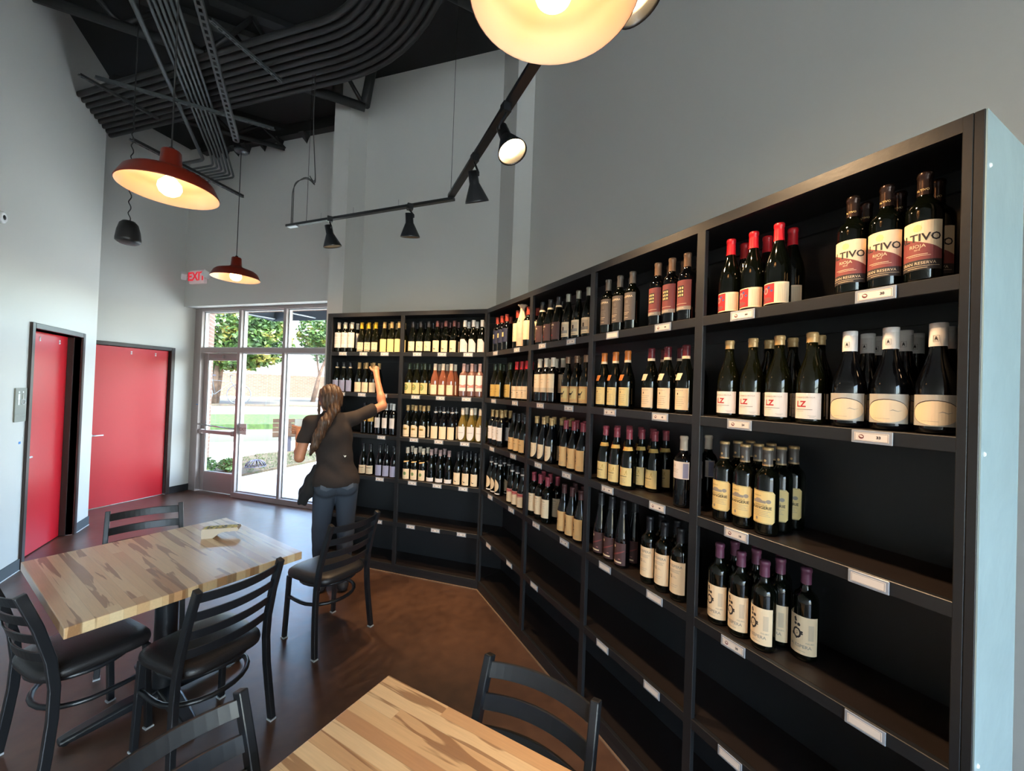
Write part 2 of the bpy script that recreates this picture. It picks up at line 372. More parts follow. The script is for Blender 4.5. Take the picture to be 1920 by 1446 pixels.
# ---------------------------------------------------------------- outside
def noise_ramp(name, cols, scale, rough=0.95, detail=8, bump=0.0):
    m, N, L, b = new_mat(name); tc = N.new('ShaderNodeTexCoord'); nz = N.new('ShaderNodeTexNoise')
    nz.inputs['Scale'].default_value = scale; nz.inputs['Detail'].default_value = detail
    cr = N.new('ShaderNodeValToRGB'); e = cr.color_ramp.elements
    while len(e) < len(cols): e.new(0.5)
    for i, (p, c) in enumerate(cols): e[i].position = p; e[i].color = (*c, 1)
    L.new(tc.outputs['Object'], nz.inputs['Vector']); L.new(nz.outputs['Fac'], cr.inputs['Fac']); L.new(cr.outputs['Color'], b.inputs['Base Color'])
    b.inputs['Roughness'].default_value = rough
    if bump:
        bp = N.new('ShaderNodeBump'); bp.inputs['Strength'].default_value = bump; L.new(nz.outputs['Fac'], bp.inputs['Height']); L.new(bp.outputs['Normal'], b.inputs['Normal'])
    return m
CONC = noise_ramp('outdoor_concrete', [(0.3, srgb(170, 172, 168)), (0.7, srgb(184, 186, 182))], 3)
MULCH = noise_ramp('straw_mulch', [(0.3, srgb(40, 33, 24)), (0.5, srgb(66, 55, 40)), (0.7, srgb(42, 50, 25))], 9, bump=0.4)
GRASS = noise_ramp('lawn', [(0.3, srgb(26, 48, 18)), (0.7, srgb(56, 78, 32))], 12, bump=0.4)
ROAD = noise_ramp('asphalt', [(0.3, srgb(100, 98, 96)), (0.7, srgb(116, 114, 112))], 6)
BRICK = brick_mat('brown_brick', srgb(84, 56, 42), srgb(98, 68, 50), srgb(112, 100, 88))
TANB = brick_mat('tan_retaining_brick', srgb(100, 76, 60), srgb(88, 66, 50), srgb(110, 98, 88))
LEAF = noise_ramp('green_leaves', [(0.35, srgb(20, 48, 16)), (0.55, srgb(64, 92, 30)), (0.72, srgb(146, 122, 44))], 2.2, rough=0.55)
LEAF2 = noise_ramp('pale_green_leaves', [(0.35, srgb(40, 78, 30)), (0.7, srgb(98, 128, 60))], 2.2, rough=0.55)
BARK = noise_ramp('tree_bark', [(0.3, srgb(70, 52, 42)), (0.7, srgb(112, 88, 70))], 8)
def hz(y): return 0.0 if y < 11.6 else min(0.96, (y-11.6)*0.214)
def strip(name, y0, y1, m, x0=-30, x1=26, dz=0.0, th=0.15):
    bm = NB(); n = max(2, int((y1-y0)/0.8)+1); ys = [y0+(y1-y0)*i/(n-1) for i in range(n)]
    if y0 < 11.6 < y1: ys = sorted(set(ys+[11.6]))
    if y0 < 16.086 < y1: ys = sorted(set(ys+[16.086]))
    rows = [[bm.verts.new((x, y, hz(y)-0.03+dz-k)) for x in (x0, x1)] for y in ys for k in (0,)]
    for i in range(len(rows)-1): bm.faces.new([rows[i][0], rows[i][1], rows[i+1][1], rows[i+1][0]])
    r = bmesh.ops.extrude_face_region(bm, geom=bm.faces[:])
    for v in r['geom']:
        if isinstance(v, bmesh.types.BMVert): v.co.z -= th
    o = mesh_obj(name, bm, m); o['kind'] = 'structure'; return o
bm = NB(); prism(bm, [PG(4.2, 0.1301)[:2], PG(-0.3, 0.1301)[:2], (-30, 8.0), (-30, 13.85), (26, 13.85), (26, 3.0), (3.5, 3.0)], -0.2, -0.035)
structure('ground_walkway', bm, CONC)
bm = NB(); box(bm, -30, 26, -30, -4.6001, -0.2, -0.04); box(bm, -30, -2.3101, -4.6, 2.999, -0.2, -0.04); box(bm, -30, -5.1501, 3.0, 7.9, -0.2, -0.04); structure('ground_bounce', bm, CONC)  # unseen ground, added so sunlight bounces up through the windows
strip('ground_near_lawn', 13.85, 14.9, GRASS, dz=0.02)
strip('ground_road', 14.9, 15.9, ROAD, dz=0.0)
strip('ground_far_lawn', 15.9, 21.0, MULCH, dz=0.02)
strip('ground_far_walk', 21.0, 60.0, CONC, dz=0.0)
# planting bed between the paths: low mound of grass and straw
bm = NB(); bed = [(-0.98, 8.80), (0.45, 10.15), (1.4, 11.1), (1.3, 11.9), (-0.5, 11.45), (-0.9, 11.2), (-1.5, 10.4), (-1.60, 9.8), (-1.60, 9.0), (-1.5, 8.9)]
prism(bm, bed, -0.034, 0.012)
structure('ground_bed', bm, MULCH)
def blade_tuft(bm, x, y, z, h, n, rnd, spread=0.05, w=0.006):
    for _ in range(n):
        a = rnd.uniform(0, 2*PI); dx, dy = math.cos(a), math.sin(a); s = rnd.uniform(0.3, 1)*spread; hh = h*rnd.uniform(0.5, 1.0)
        bx, by = x+rnd.uniform(-spread, spread), y+rnd.uniform(-spread, spread)
        v = [bm.verts.new((bx-dy*w, by+dx*w, z)), bm.verts.new((bx+dy*w, by-dx*w, z)), bm.verts.new((bx+dx*s, by+dy*s, z+hh))]
        bm.faces.new(v)
def inside(p, poly):
    c = False; j = len(poly)-1
    for i in range(len(poly)):
        if (poly[i][1] > p[1]) != (poly[j][1] > p[1]) and p[0] < (poly[j][0]-poly[i][0])*(p[1]-poly[i][1])/(poly[j][1]-poly[i][1])+poly[i][0]: c = not c
        j = i
    return c
rnd = random.Random(3); bm = NB()
for _ in range(2600):
    p = (rnd.uniform(-2.6, 1.4), rnd.uniform(8.8, 11.9))
    if inside(p, bed) and (p[0]+0.80)**2+(p[1]-9.55)**2 > 0.07 and not (p[0] < -0.9 and p[1] < 9.45) and not (p[1] > 11.15 and p[0] > -0.75): blade_tuft(bm, p[0], p[1], 0.010, 0.05, 4, rnd, 0.03, 0.004)
tag(mesh_obj('bed_grass', bm, GRASS), 'short green grass and weeds growing over the straw bed outside', 'grass', kind='stuff')
# iron drain dome
t = thing('drain_dome', 'dark slotted iron drain dome set in the grass bed outside the glass', 'drain', (-0.80, 9.55, 0.012))
IRON = mat('dark_iron', (0.03, 0.03, 0.05), 0.5)
bm = NB(); lathe(bm, [(0.19, 0), (0.19, 0.015), (0.165, 0.02), (0.165, 0.0)], 24); mesh_obj('rim', bm, IRON, t)
bm = NB()
for k in range(16):
    a = 2*PI*k/16; tube(bm, [(0.175*math.cos(a), 0.175*math.sin(a), 0.01), (0.165*math.cos(a), 0.165*math.sin(a), 0.06), (0.11*math.cos(a), 0.11*math.sin(a), 0.11), (0.04*math.cos(a), 0.04*math.sin(a), 0.13)], 0.010, 6)
lathe(bm, [(0.05, 0.125), (0.05, 0.135), (0, 0.138)], 16); mesh_obj('grille', bm, IRON, t)
# foliage plants
def leaf_cloud(bm, c, rad, n, ls, rnd, shell=0.55):
    for _ in range(n):
        while True:
            p = Vector((rnd.uniform(-1, 1), rnd.uniform(-1, 1), rnd.uniform(-1, 1)))
            if shell*rnd.random() < p.length < 1: break
        q = Vector(c)+Vector((p.x*rad[0], p.y*rad[1], p.z*rad[2])); a = Vector((rnd.gauss(0, 1), rnd.gauss(0, 1), rnd.gauss(0, 0.6))).normalized()
        b = a.cross(Vector((rnd.gauss(0, 1), rnd.gauss(0, 1), rnd.gauss(0, 1)))).normalized(); l = ls*rnd.uniform(0.6, 1.3)
        v = [bm.verts.new(q-a*l), bm.verts.new(q+b*l*0.45+a*l*0.1), bm.verts.new(q+a*l), bm.verts.new(q-b*l*0.45+a*l*0.1)]
        bm.faces.new(v)
def shrub(x, y, r, h, label, m, seed):
    rnd = random.Random(seed); t = thing('garden_shrub', label, 'shrub', (x, y, 0.0))
    bm = NB(); leaf_cloud(bm, (0, 0, h*0.55), (r, r, h*0.5), 420, 0.035, rnd, 0.3); mesh_obj('foliage', bm, m, t)
    bm = NB()
    for k in range(5): a = k*1.3; tube(bm, [(0, 0, 0.0), (r*0.3*math.cos(a), r*0.3*math.sin(a), h*0.5), (r*0.6*math.cos(a), r*0.6*math.sin(a), h*0.8)], 0.006, 5)
    mesh_obj('stem', bm, BARK, t)
shrub(-1.52, 9.05, 0.17, 0.30, 'low dark green shrub beside the outdoor brick pier behind the door glass', LEAF, 1)
shrub(-1.20, 9.15, 0.17, 0.26, 'low yellow-green shrub right of the darker one behind the door glass', LEAF2, 2)
# brick pier outside the door
bm = NB(); box(bm, -2.35, -1.66, 9.44, 10.1, -0.03, 3.6); o = mesh_obj('brick_pier', bm, BRICK); tag(o, 'tall brown brick pier standing outside, left edge of the door glass', 'pillar')
# bench with slatted back seen from behind
WOODB = noise_ramp('weathered_bench_slat', [(0.3, srgb(76, 56, 44)), (0.7, srgb(100, 76, 60))], 7, rough=0.7)
t = thing('park_bench', 'brown slatted outdoor bench with dark frame seen from behind through the glass', 'bench', (0.15, 11.35, -0.03))
for k in range(4):
    bm = NB(); z = 0.43+0.112*k; hexa(bm, [(-0.78, 0.02-0.02*k, z), (0.78, 0.02-0.02*k, z), (0.78, 0.045-0.02*k, z), (-0.78, 0.045-0.02*k, z), (-0.78, -0.01-0.02*k, z+0.098), (0.78, -0.01-0.02*k, z+0.098), (0.78, 0.015-0.02*k, z+0.098), (-0.78, 0.015-0.02*k, z+0.098)]); mesh_obj('back_slat', bm, WOODB, t)
for k in range(4):
    bm = NB(); box(bm, -0.78, 0.78, 0.06+0.105*k, 0.15+0.105*k, 0.40, 0.43); mesh_obj('seat_slat', bm, WOODB, t)
for x in (-0.42, 0.42):
    bm = NB(); box(bm, x-0.04, x+0.04, 0.06, 0.45, 0.36, 0.3995); box(bm, x-0.04, x+0.04, 0.05, 0.12, 0, 0.36); box(bm, x-0.04, x+0.04, 0.38, 0.45, 0, 0.36)
    rect_tube(bm, [(x, 0.075, 0.38), (x, 0.0, 0.86)], 0.06, 0.02, side=(1, 0, 0)); mesh_obj('leg', bm, IRON, t)
# bicycle by the tree
BIKE = mat('grey_bicycle_paint', srgb(84, 88, 92), 0.4, metal=0.3)
t = thing('bicycle', 'grey bicycle leaning on the tree trunk across the lawn', 'bicycle', (-2.42, 16.0, 0.94), math.radians(8))
for x in (-0.52, 0.52):
    bm = NB(); tube(bm, [(x+0.33*math.cos(a*PI/12), 0, 0.335+0.33*math.sin(a*PI/12)) for a in range(24)], 0.018, 6, closed=True)
    for k in range(12): a = k*PI/6; tube(bm, [(x, 0, 0.335), (x+0.32*math.cos(a), 0, 0.335+0.32*math.sin(a))], 0.003, 4)
    mesh_obj('wheel', bm, BIKE, t)
bm = NB()
for p in ([(-0.52, 0, 0.335), (-0.12, 0, 0.33), (0.30, 0, 0.74), (-0.20, 0, 0.78), (-0.12, 0, 0.33)], [(-0.52, 0, 0.335), (-0.20, 0, 0.78), (-0.23, 0, 0.92)], [(0.52, 0, 0.335), (0.30, 0, 0.74), (0.26, 0, 0.95)]): tube(bm, p, 0.016, 6)
mesh_obj('frame', bm, BIKE, t)
bm = NB(); tube(bm, [(0.40, 0.2, 0.96), (0.28, 0.12, 0.97), (0.28, -0.12, 0.97), (0.40, -0.2, 0.96)], 0.012, 6); mesh_obj('handlebar', bm, BIKE, t)
bm = NB(); box(bm, -0.34, -0.12, -0.06, 0.06, 0.92, 0.96); mesh_obj('saddle', bm, IRON, t)
# trees
def tree(x, y, h, clouds, label, m, seed, group=None, trunks=1):
    rnd = random.Random(seed); z0 = hz(y)-0.03; t = thing('leafy_tree', label, 'tree', (x, y, z0), 0, group)
    bm = NB()
    for k in range(trunks):
        a = k*2.4+0.5; tube(bm, [(0.12*math.cos(a)*(trunks > 1), 0.12*math.sin(a)*(trunks > 1), -0.05), (0.25*math.cos(a), 0.2*math.sin(a), h*0.28), (0.7*math.cos(a), 0.5*math.sin(a), h*0.6)], 0.09, 8, radii=[0.10, 0.07, 0.03])
        tube(bm, [(0.25*math.cos(a), 0.2*math.sin(a), h*0.28), (1.1*math.cos(a+1), 0.6*math.sin(a+1), h*0.55)], 0.04, 6)
    mesh_obj('trunk', bm, BARK, t)
    bm = NB()
    for c, r, n in clouds: leaf_cloud(bm, c, r, n, 0.10, rnd, 0.4)
    mesh_obj('foliage', bm, m, t)
tree(-2.7, 16.4, 4.6, [((-0.1, 0, 3.0), (1.9, 1.2, 1.7), 5600), ((1.2, 0, 2.25), (1.15, 1.0, 0.95), 3200), ((-1.5, 0, 2.2), (1.2, 1, 0.9), 1500), ((1.5, 0, 3.1), (0.75, 0.8, 0.8), 1300), ((0.3, 0, 1.65), (1.5, 0.8, 0.55), 2200)], 'bushy green tree with several trunks across the lawn, behind the bicycle', LEAF, 11, trunks=4)
tree(0.35, 18.8, 4.0, [((0.0, 0, 2.9), (0.75, 0.7, 0.75), 1500), ((0.5, 0, 2.5), (0.5, 0.5, 0.5), 600)], 'small yellowing tree in the middle distance, seen above the bench', LEAF, 12)
tree(2.2, 20.5, 5.2, [((0.1, 0, 3.6), (1.9, 1.4, 1.9), 4000), ((-1.3, 0, 2.6), (0.8, 0.8, 0.9), 1200)], 'pale green tree at far right of the window, next to the shelves', LEAF2, 13)
tree(-9, 22, 6.0, [((0, 0, 4), (3.2, 2, 2.4), 2200)], 'large green tree on the far left beyond the brick pier', LEAF, 14)
# retaining wall and house beyond
bm = NB(); box(bm, -16, 9, 24.0, 24.4, 0.9, 2.1); structure('wall_garden', bm, TANB)
t = thing('distant_house', 'pale distant house with a low roof beyond the garden wall', 'house', (-0.5, 34, 0.93))
bm = NB(); box(bm, -8, 3.6, 0, 6, 0, 3.4); mesh_obj('wall', bm, mat('cream_siding', srgb(140, 130, 122), 0.9), t)
bm = NB(); prism(bm, [(-8.5, -0.5), (4.1, -0.5), (4.1, 6.5), (-8.5, 6.5)], 3.4, 3.6)
for s in (-1,): hexa(bm, [(-8.5, -0.5, 3.6), (4.1, -0.5, 3.6), (4.1, 6.5, 3.6), (-8.5, 6.5, 3.6), (-5.5, 2.9, 5.2), (1.2, 2.9, 5.2), (1.2, 3.1, 5.2), (-5.5, 3.1, 5.2)])
mesh_obj('roof', bm, mat('grey_roof', srgb(150, 146, 144), 0.9), t)
t = thing('garden_fence', 'thin dark picket fence on the garden wall at right', 'fence', (3.2, 24.1, 2.1))
bm = NB()
for k in range(26): tube(bm, [(-2.4+0.19*k, 0, -0.02), (-2.4+0.19*k, 0, 1.1)], 0.012, 5)
mesh_obj('picket', bm, IRON, t)
bm = NB(); tube(bm, [(-2.5, 0, 0.12), (2.5, 0, 0.12)], 0.014, 5); tube(bm, [(-2.5, 0, 1.0), (2.5, 0, 1.0)], 0.014, 5); mesh_obj('rail', bm, IRON, t)
# awning over the glass, with its steel ribs and dropped valance
t = thing('entrance_awning', 'grey fabric entrance awning on white steel ribs outside above the glass', 'awning', (0, 0, 0))
AWN = mat('awning_fabric', srgb(64, 72, 84), 0.85)
def PA(s, d, z=0): return PG(s, d, z)
bm = NB(); s0, s1, AD, AZ = -0.06, 4.9, 1.4, 2.88
hexa(bm, [PA(s0, 0.55, 3.72), PA(s1, 0.55, 3.72), PA(s1, AD, AZ+0.24), PA(s0, AD, AZ+0.24), PA(s0, 0.55, 3.74), PA(s1, 0.55, 3.74), PA(s1, AD, AZ+0.26), PA(s0, AD, AZ+0.26)])
hexa(bm, [PA(s0, AD, AZ), PA(s1, AD, AZ), PA(s1, AD+0.015, AZ), PA(s0, AD+0.015, AZ), PA(s0, AD, AZ+0.26), PA(s1, AD, AZ+0.26), PA(s1, AD+0.015, AZ+0.26), PA(s0, AD+0.015, AZ+0.26)])
hexa(bm, [PA(s0, 0.55, AZ+0.03), PA(s0+0.012, 0.55, AZ+0.03), PA(s0+0.012, AD, AZ), PA(s0, AD, AZ), PA(s0, 0.55, 3.72), PA(s0+0.012, 0.55, 3.72), PA(s0+0.012, AD, AZ+0.24), PA(s0, AD, AZ+0.24)])
mesh_obj('canopy', bm, AWN, t)
for k in range(4):
    s = s0+0.05+k*0.95; bm = NB(); tube(bm, [PA(s, 0.56, 3.68), PA(s, AD-0.02, AZ+0.22)], 0.014, 6); tube(bm, [PA(s, 0.56, AZ+0.02), PA(s, AD-0.02, AZ+0.04)], 0.014, 6); mesh_obj('rib', bm, mat('rib_grey', srgb(150, 156, 162), 0.5), t)
# building wall above the glazing outside (carries the awning)
bm = NB(); fbox(bm, PU, -0.6, 4.6, 0.421, 0.60, 2.84, HC+0.3); structure('wall_facade', bm, BRICK)
# ---------------------------------------------------------------- ceiling: joists, conduits, pipes
def tube_obj(name, paths, r, m, label=None, cat=None, group=None, parent=None, seg=8):
    bm = NB()
    for p in paths: tube(bm, p, r, seg)
    o = mesh_obj(name, bm, m, parent)
    if label: tag(o, label, cat, group)
    return o
def fillet(pts, rad, n=6):
    out = [Vector(pts[0])]
    for i in range(1, len(pts)-1):
        p, a, b = Vector(pts[i]), Vector(pts[i-1]), Vector(pts[i+1]); u = (a-p).normalized(); v = (b-p).normalized()
        A, B = p+u*rad, p+v*rad
        for k in range(n+1): t = k/n; out.append(A*(1-t)**2+p*2*t*(1-t)+B*t*t)
    out.append(Vector(pts[-1])); return out
# open-web roof joists running across the room
def joist(y, z0, x0, x1, label, r=0.045):
    t = thing('roof_joist', label, 'joist', ((x0+x1)/2, y, z0), 0, None); h = (x1-x0)/2
    bm = NB(); tube(bm, [(-h, 0, 0), (h, 0, 0)], r, 10); mesh_obj('bottom_chord', bm, PIPE, t)
    bm = NB(); zt = HC-z0-0.03; box(bm, -h, h, -0.05, 0.05, zt-0.03, zt+0.029); mesh_obj('top_chord', bm, PIPE, t)
    bm = NB(); n = max(2, int((x1-x0)/0.55)); 
    for k in range(n):
        xa = -h+(x1-x0)*k/n; xb = -h+(x1-x0)*(k+0.5)/n; xc = -h+(x1-x0)*(k+1)/n
        tube(bm, [(xa, 0, 0), (xb, 0, zt-0.03)], 0.022, 7); tube(bm, [(xb, 0, zt-0.03), (xc, 0, 0)], 0.022, 7)
    mesh_obj('web', bm, PIPE, t)
joist(4.86, 4.90, -2.14, 0.1, 'dark steel roof joist crossing above the nearest red pendant towards the left wall')
joist(4.54, 4.70, -0.9, 0.47, 'dark steel joist ending above the column beside the far shelves')
joist(3.1, 4.90, -2.1, 1.85, 'dark steel roof joist above the middle of the room')
joist(6.35, 4.95, -2.1, -0.35, 'dark steel roof joist near the glazed front wall', 0.03)
t = thing('joist_strut', 'thick dark steel strut pair rising from the joist end by the column', 'strut', (0.3, 4.54, 4.7))
tube_obj('strut', [[(0.17, 0, 0.02), (0.24, 0, 0.54)]], 0.05, PIPE, parent=t); tube_obj('strut', [[(-0.1, -0.02, 0.02), (-0.10, -0.02, 0.54)]], 0.05, PIPE, parent=t)
# bank of nine large conduits sweeping across and bending away
for k in range(9):
    off = 0.068*k; ux, uy = S2, -S2; nx, ny = S2, S2
    x0, y0 = -2.155, 5.70+off*1.414; L0 = (0.95+2.16-0.0)
    def pt(l, o=0): return (x0+ux*l, y0+uy*l, 4.60)
    L = 3.46+0.088*k
    endx = x0+ux*L
    pts = [pt(0), pt(L), (pt(L)[0], pt(L)[1]-2.3, 4.60)]
    o = tube_obj('conduit', [fillet(pts, 0.42+0.05*k, 8)], 0.025, PIPE, parent=None)
    tag(o, 'thick dark conduit, number %s from the far side of the sweeping ceiling bank' % ['nine','eight','seven','six','five','four','three','two','one'][k], 'conduit', 'bank of thick ceiling conduits')
# set of thin conduits running to the front wall, dropping and turning left
names = ['leftmost', 'second', 'third', 'fourth', 'fifth', 'rightmost']
for k in range(6):
    x = -1.135+0.038*k; ye = 6.35+0.045*k; tt_ = (9.42-(ye-x))/2-0.012
    pts = [(x, 1.2, 4.54), (x, 6.08-0.03*k, 4.54), (x, ye, 4.485), (x-tt_, ye+tt_, 4.485)]
    o = tube_obj('thin_conduit', [fillet(pts, 0.05, 5)], 0.0125, PIPE2)
    tag(o, '%s of the thin grey conduits bending left high above the entrance glazing' % names[k], 'conduit', 'thin ceiling conduits')
o = tube_obj('ceiling_pipe', [fillet([(-1.245, 1.0, 4.54), (-1.245, 6.38, 4.54), (-2.11, 7.245, 4.54)], 0.06, 4)], 0.020, PIPE2)
tag(o, 'thicker grey pipe running just left of the thin ceiling conduits', 'pipe')
# slotted support channels
def slotted(P0, P1, w, label, m=PIPE2, slot=0.05):
    P0, P1 = Vector(P0), Vector(P1); t = (P1-P0); Ln = t.length; t.normalize(); s = t.cross(Vector((0, 0, 1))).normalized()
    bm = NB(); n = int(Ln/slot); e = w*0.28
    for sg in (-1, 1):
        a = P0+s*(sg*(w/2-e/2)); b = P1+s*(sg*(w/2-e/2)); rect_tube(bm, [a, b], e, 0.004, side=s)
        c = P0+s*(sg*w/2)+Vector((0, 0, w*0.35)); d = P1+s*(sg*w/2)+Vector((0, 0, w*0.35)); rect_tube(bm, [c, d], 0.003, w*0.7, side=s)
    for k in range(n+1):
        q = P0+t*(Ln*k/n); rect_tube(bm, [q-t*slot*0.2, q+t*slot*0.2], w*0.6, 0.004, side=s)
    o = mesh_obj('slotted_channel', bm, m); tag(o, label, 'steel channel')
slotted((-0.86, 0.8, 4.78), (-0.66, 4.64, 4.02), 0.05, 'long slotted steel channel sloping down to the far pendant cord')
slotted((-1.81, 5.08, 4.480), (-0.39, 5.09, 4.480), 0.032, 'slotted steel channel crossing under the thin conduits')
slotted((-1.89, 5.00, 4.42), (-1.44, 5.42, 4.42), 0.030, 'short dark steel channel near the left wall under the conduit bank', PIPE)
slotted((-0.75, 3.86, 4.52), (-0.29, 4.31, 4.52), 0.030, 'short slotted channel under the sweeping conduit bank')
slotted((-1.42, 4.66, 3.80), (-0.69, 5.42, 3.80), 0.035, 'dark steel channel hanging behind the nearest red pendant', PIPE)
# ledger angle with triangular gussets along the top of the front wall
t = thing('wall_ledger', 'dark steel ledger with triangular brackets along the top of the front wall', 'beam', (0, 0, 0))
bm = NB(); fbox(bm, PU, 0.35, 3.2, -0.10, -0.002, 5.10, 5.24); mesh_obj('beam', bm, PIPE, t)
for s in (0.55, 0.72, 0.95, 1.15, 1.45, 1.75, 2.2):
    bm = NB(); a, b, c = PU(s, -0.003, 5.10), PU(s, -0.12, 5.10), PU(s, -0.003, 5.0)
    a2, b2, c2 = PU(s+0.09, -0.003, 5.10), PU(s+0.09, -0.12, 5.10), PU(s+0.045, -0.003, 5.0)
    v = [bm.verts.new(p) for p in (a, b, b2, a2, c2)]; bm.faces.new([v[0], v[1], v[2], v[3]]); bm.faces.new([v[0], v[3], v[4]]); bm.faces.new([v[1], v[4], v[2]]); bm.faces.new([v[0], v[4], v[1]]); bm.faces.new([v[3], v[2], v[4]])
    mesh_obj('bracket', bm, PIPE, t)

# ---------------------------------------------------------------- pendants
REDL = mat('rust_red_enamel', srgb(108, 32, 19), 0.35, spec=0.5)
ENAM = mat('white_enamel', (0.72, 0.58, 0.46), 0.28)
CORD = mat('black_cord', (0.01, 0.01, 0.01), 0.6)
def bulb_mat(name, col, st):
    m, N, L, b = new_mat(name); b.inputs['Base Color'].default_value = (1, 0.9, 0.75, 1); b.inputs['Emission Color'].default_value = (*col, 1); b.inputs['Emission Strength'].default_value = st
    return m
BULB = bulb_mat('frosted_bulb_lit', (1.0, 0.52, 0.20), PEND)
def pendant(x, y, z, top, label):
    t = thing('pendant_lamp', label, 'lamp', (x, y, z), 0, 'red barn pendants')
    R = 0.203
    bm = NB()
    lathe(bm, [(R, 0.0), (R+0.003, 0.002), (R+0.002, 0.006), (R-0.024, 0.060), (R-0.045, 0.078), (0.07, 0.108), (0.052, 0.118), (0.046, 0.126), (0.041, 0.200), (0.036, 0.206), (0.010, 0.208)], 48)
    mesh_obj('lamp_shade', bm, REDL, t)
    bm = NB()
    lathe(bm, [(R, 0.0), (R-0.004, 0.003), (R-0.028, 0.057), (R-0.048, 0.074), (0.068, 0.103), (0.046, 0.112), (0.0, 0.114)], 48)
    mesh_obj('reflector', bm, ENAM, t)
    bm = NB(); lathe(bm, [(0.0, -0.022), (0.024, -0.018), (0.042, -0.004), (0.050, 0.018), (0.047, 0.040), (0.032, 0.058), (0.017, 0.076), (0.015, 0.110)], 24)
    mesh_obj('light_bulb', bm, BULB, t)
    bm = NB(); tube(bm, [(0, 0, 0.205), (0.0, 0.0, top-z)], 0.0035, 6); lathe(bm, [(0.014, 0.204), (0.012, 0.221), (0.004, 0.226)], 12); mesh_obj('cord', bm, CORD, t)
    if top > 4.5: pass
    bm = NB(); lathe(bm, [(0.0, top-z+0.002), (0.055, top-z+0.002), (0.06, top-z-0.005), (0.055, top-z-0.02), (0.0, top-z-0.022)], 20); mesh_obj('canopy', bm, BLKM, t)
pendant(-0.626, 4.709, 2.723, 3.985, 'small-looking red barn pendant lamp farthest away, near the lit EXIT sign')
pendant(-0.632, 2.579, 2.665, HC, 'red barn pendant lamp hanging over the butcher-block table at left')
pendant(0.501, 0.818, 2.686, HC, 'barn pendant seen from below at the top edge, cream inside glowing')

# ---------------------------------------------------------------- track lights
t = thing('lighting_track', 'black two-leg ceiling light track hung on thin cables before the far wall', 'track', (0.961, 2.992, 3.2))
a = Vector((-1.156, 1.333, 0)); l1 = a.length; u = a/l1
bm = NB(); rect_tube(bm, [(0.03*-u.x, 0.03*-u.y, 0), (a.x, a.y, 0)], 0.036, 0.022); mesh_obj('track_rail', bm, BLKM, t, bevel=0.002)
b1 = Vector((-0.082, -1.427, 0)); ub = b1.normalized(); b2 = ub*3.6
bm = NB(); rect_tube(bm, [(0, 0, 0.023), (b2.x, b2.y, 0.023)], 0.05, 0.024); mesh_obj('track_rail', bm, BLKM, t, bevel=0.002)
bm = NB(); q = a*0.985; rect_tube(bm, [(q.x, q.y, -0.014), (q.x-u.x*0.11, q.y-u.y*0.11, -0.014)], 0.034, 0.01); mesh_obj('end_feed', bm, ALUL, t)
for i, p in enumerate([Vector((0, 0, 0.03)), a*0.86, b2*0.62]):
    bm = NB(); tube(bm, [(p.x, p.y, 0.0), (p.x, p.y, (1.372 if i == 1 else HC-3.2))], 0.002, 5); mesh_obj('cable', bm, CORD, t)
for f in (0.28, 0.55, 0.76):
    bm = NB(); p = a*f; tube(bm, [(p.x, p.y, 0), (p.x, p.y, 0.07)], 0.001, 4); mesh_obj('wire_tail', bm, CORD, t)
p = a*0.97; q = a*0.84
for k in (0, 1):
    bm = NB(); tube(bm, fillet([(p.x+0.012*k, p.y, 0.01), (p.x+0.01*k, p.y, 0.38+0.03*k), (q.x-0.02, q.y, 0.44-0.03*k), (q.x+0.04, q.y, 0.34), (q.x, q.y, 0.9), (q.x, q.y, 1.372)], 0.10 if k == 0 else 0.07, 6), 0.0045, 6); mesh_obj('supply_cable', bm, mat('grey_cable', (0.06, 0.06, 0.055), 0.6), t)
LENS_ON = bulb_mat('spot_lens_lit', (1.0, 0.66, 0.32), 12.0)
def head(pos, aim, label):
    pos = Vector(pos); axis = (Vector(aim)-pos).normalized()
    t = thing('track_spotlight', label, 'spotlight', pos, 0, 'black track spotlights')
    def T(l): return axis*l
    n = (-axis).to_track_quat('Z', 'Y').to_matrix()
    bm = NB()  # shade: collar + cone, opening along +axis
    lathe(bm, [(0.0, -0.055), (0.030, -0.052), (0.031, 0.02), (0.036, 0.03), (0.075, 0.118), (0.077, 0.128), (0.074, 0.130), (0.070, 0.120), (0.034, 0.045)], 28, axis=axis, loc=(0, 0, 0))
    mesh_obj('lamp_shade', bm, BLKM, t)
    bm = NB(); lathe(bm, [(0.0, 0.102), (0.05, 0.100), (0.056, 0.085), (0.033, 0.05)], 24, axis=axis); mesh_obj('light_bulb', bm, LENS_ON, t)
    up = Vector((0, 0, (3.2105 if pos.x > 0.8 else 3.1885)-pos.z)); side = axis.cross(Vector((0, 0, 1))).normalized()
    bm = NB(); top = Vector((0, 0, up.z)); k = side*0.034 - axis*0.02
    tube(bm, [top, top-Vector((0, 0, 0.05)), Vector((k.x, k.y, k.z+0.02)), k], 0.007, 6); box(bm, -0.022, 0.022, -0.022, 0.022, up.z-0.045, up.z)
    mesh_obj('stem', bm, BLKM, t)
    ld = bpy.data.lights.new('track_spotlight_beam', 'SPOT'); ld.energy = SPOTW; ld.color = (1.0, 0.66, 0.36); ld.spot_size = math.radians(78); ld.spot_blend = 0.8; ld.shadow_soft_size = 0.045
    lo = bpy.data.objects.new('beam', ld); C.objects.link(lo); lo.parent = t; lo.location = axis*0.115
    lo.rotation_euler = axis.to_track_quat('-Z', 'Y').to_euler()
head((0.875, 1.86, 3.05), (1.15, 1.1, 1.5), 'lit black cone spotlight nearest the viewer on the track, lamp face glowing')
head((0.905, 2.36, 3.05), (1.55, 2.95, 1.3), 'black cone spotlight just right of the bend in the track')
head((0.70, 3.22, 3.06), (0.95, 3.65, 1.3), 'black cone spotlight just left of the bend in the track')
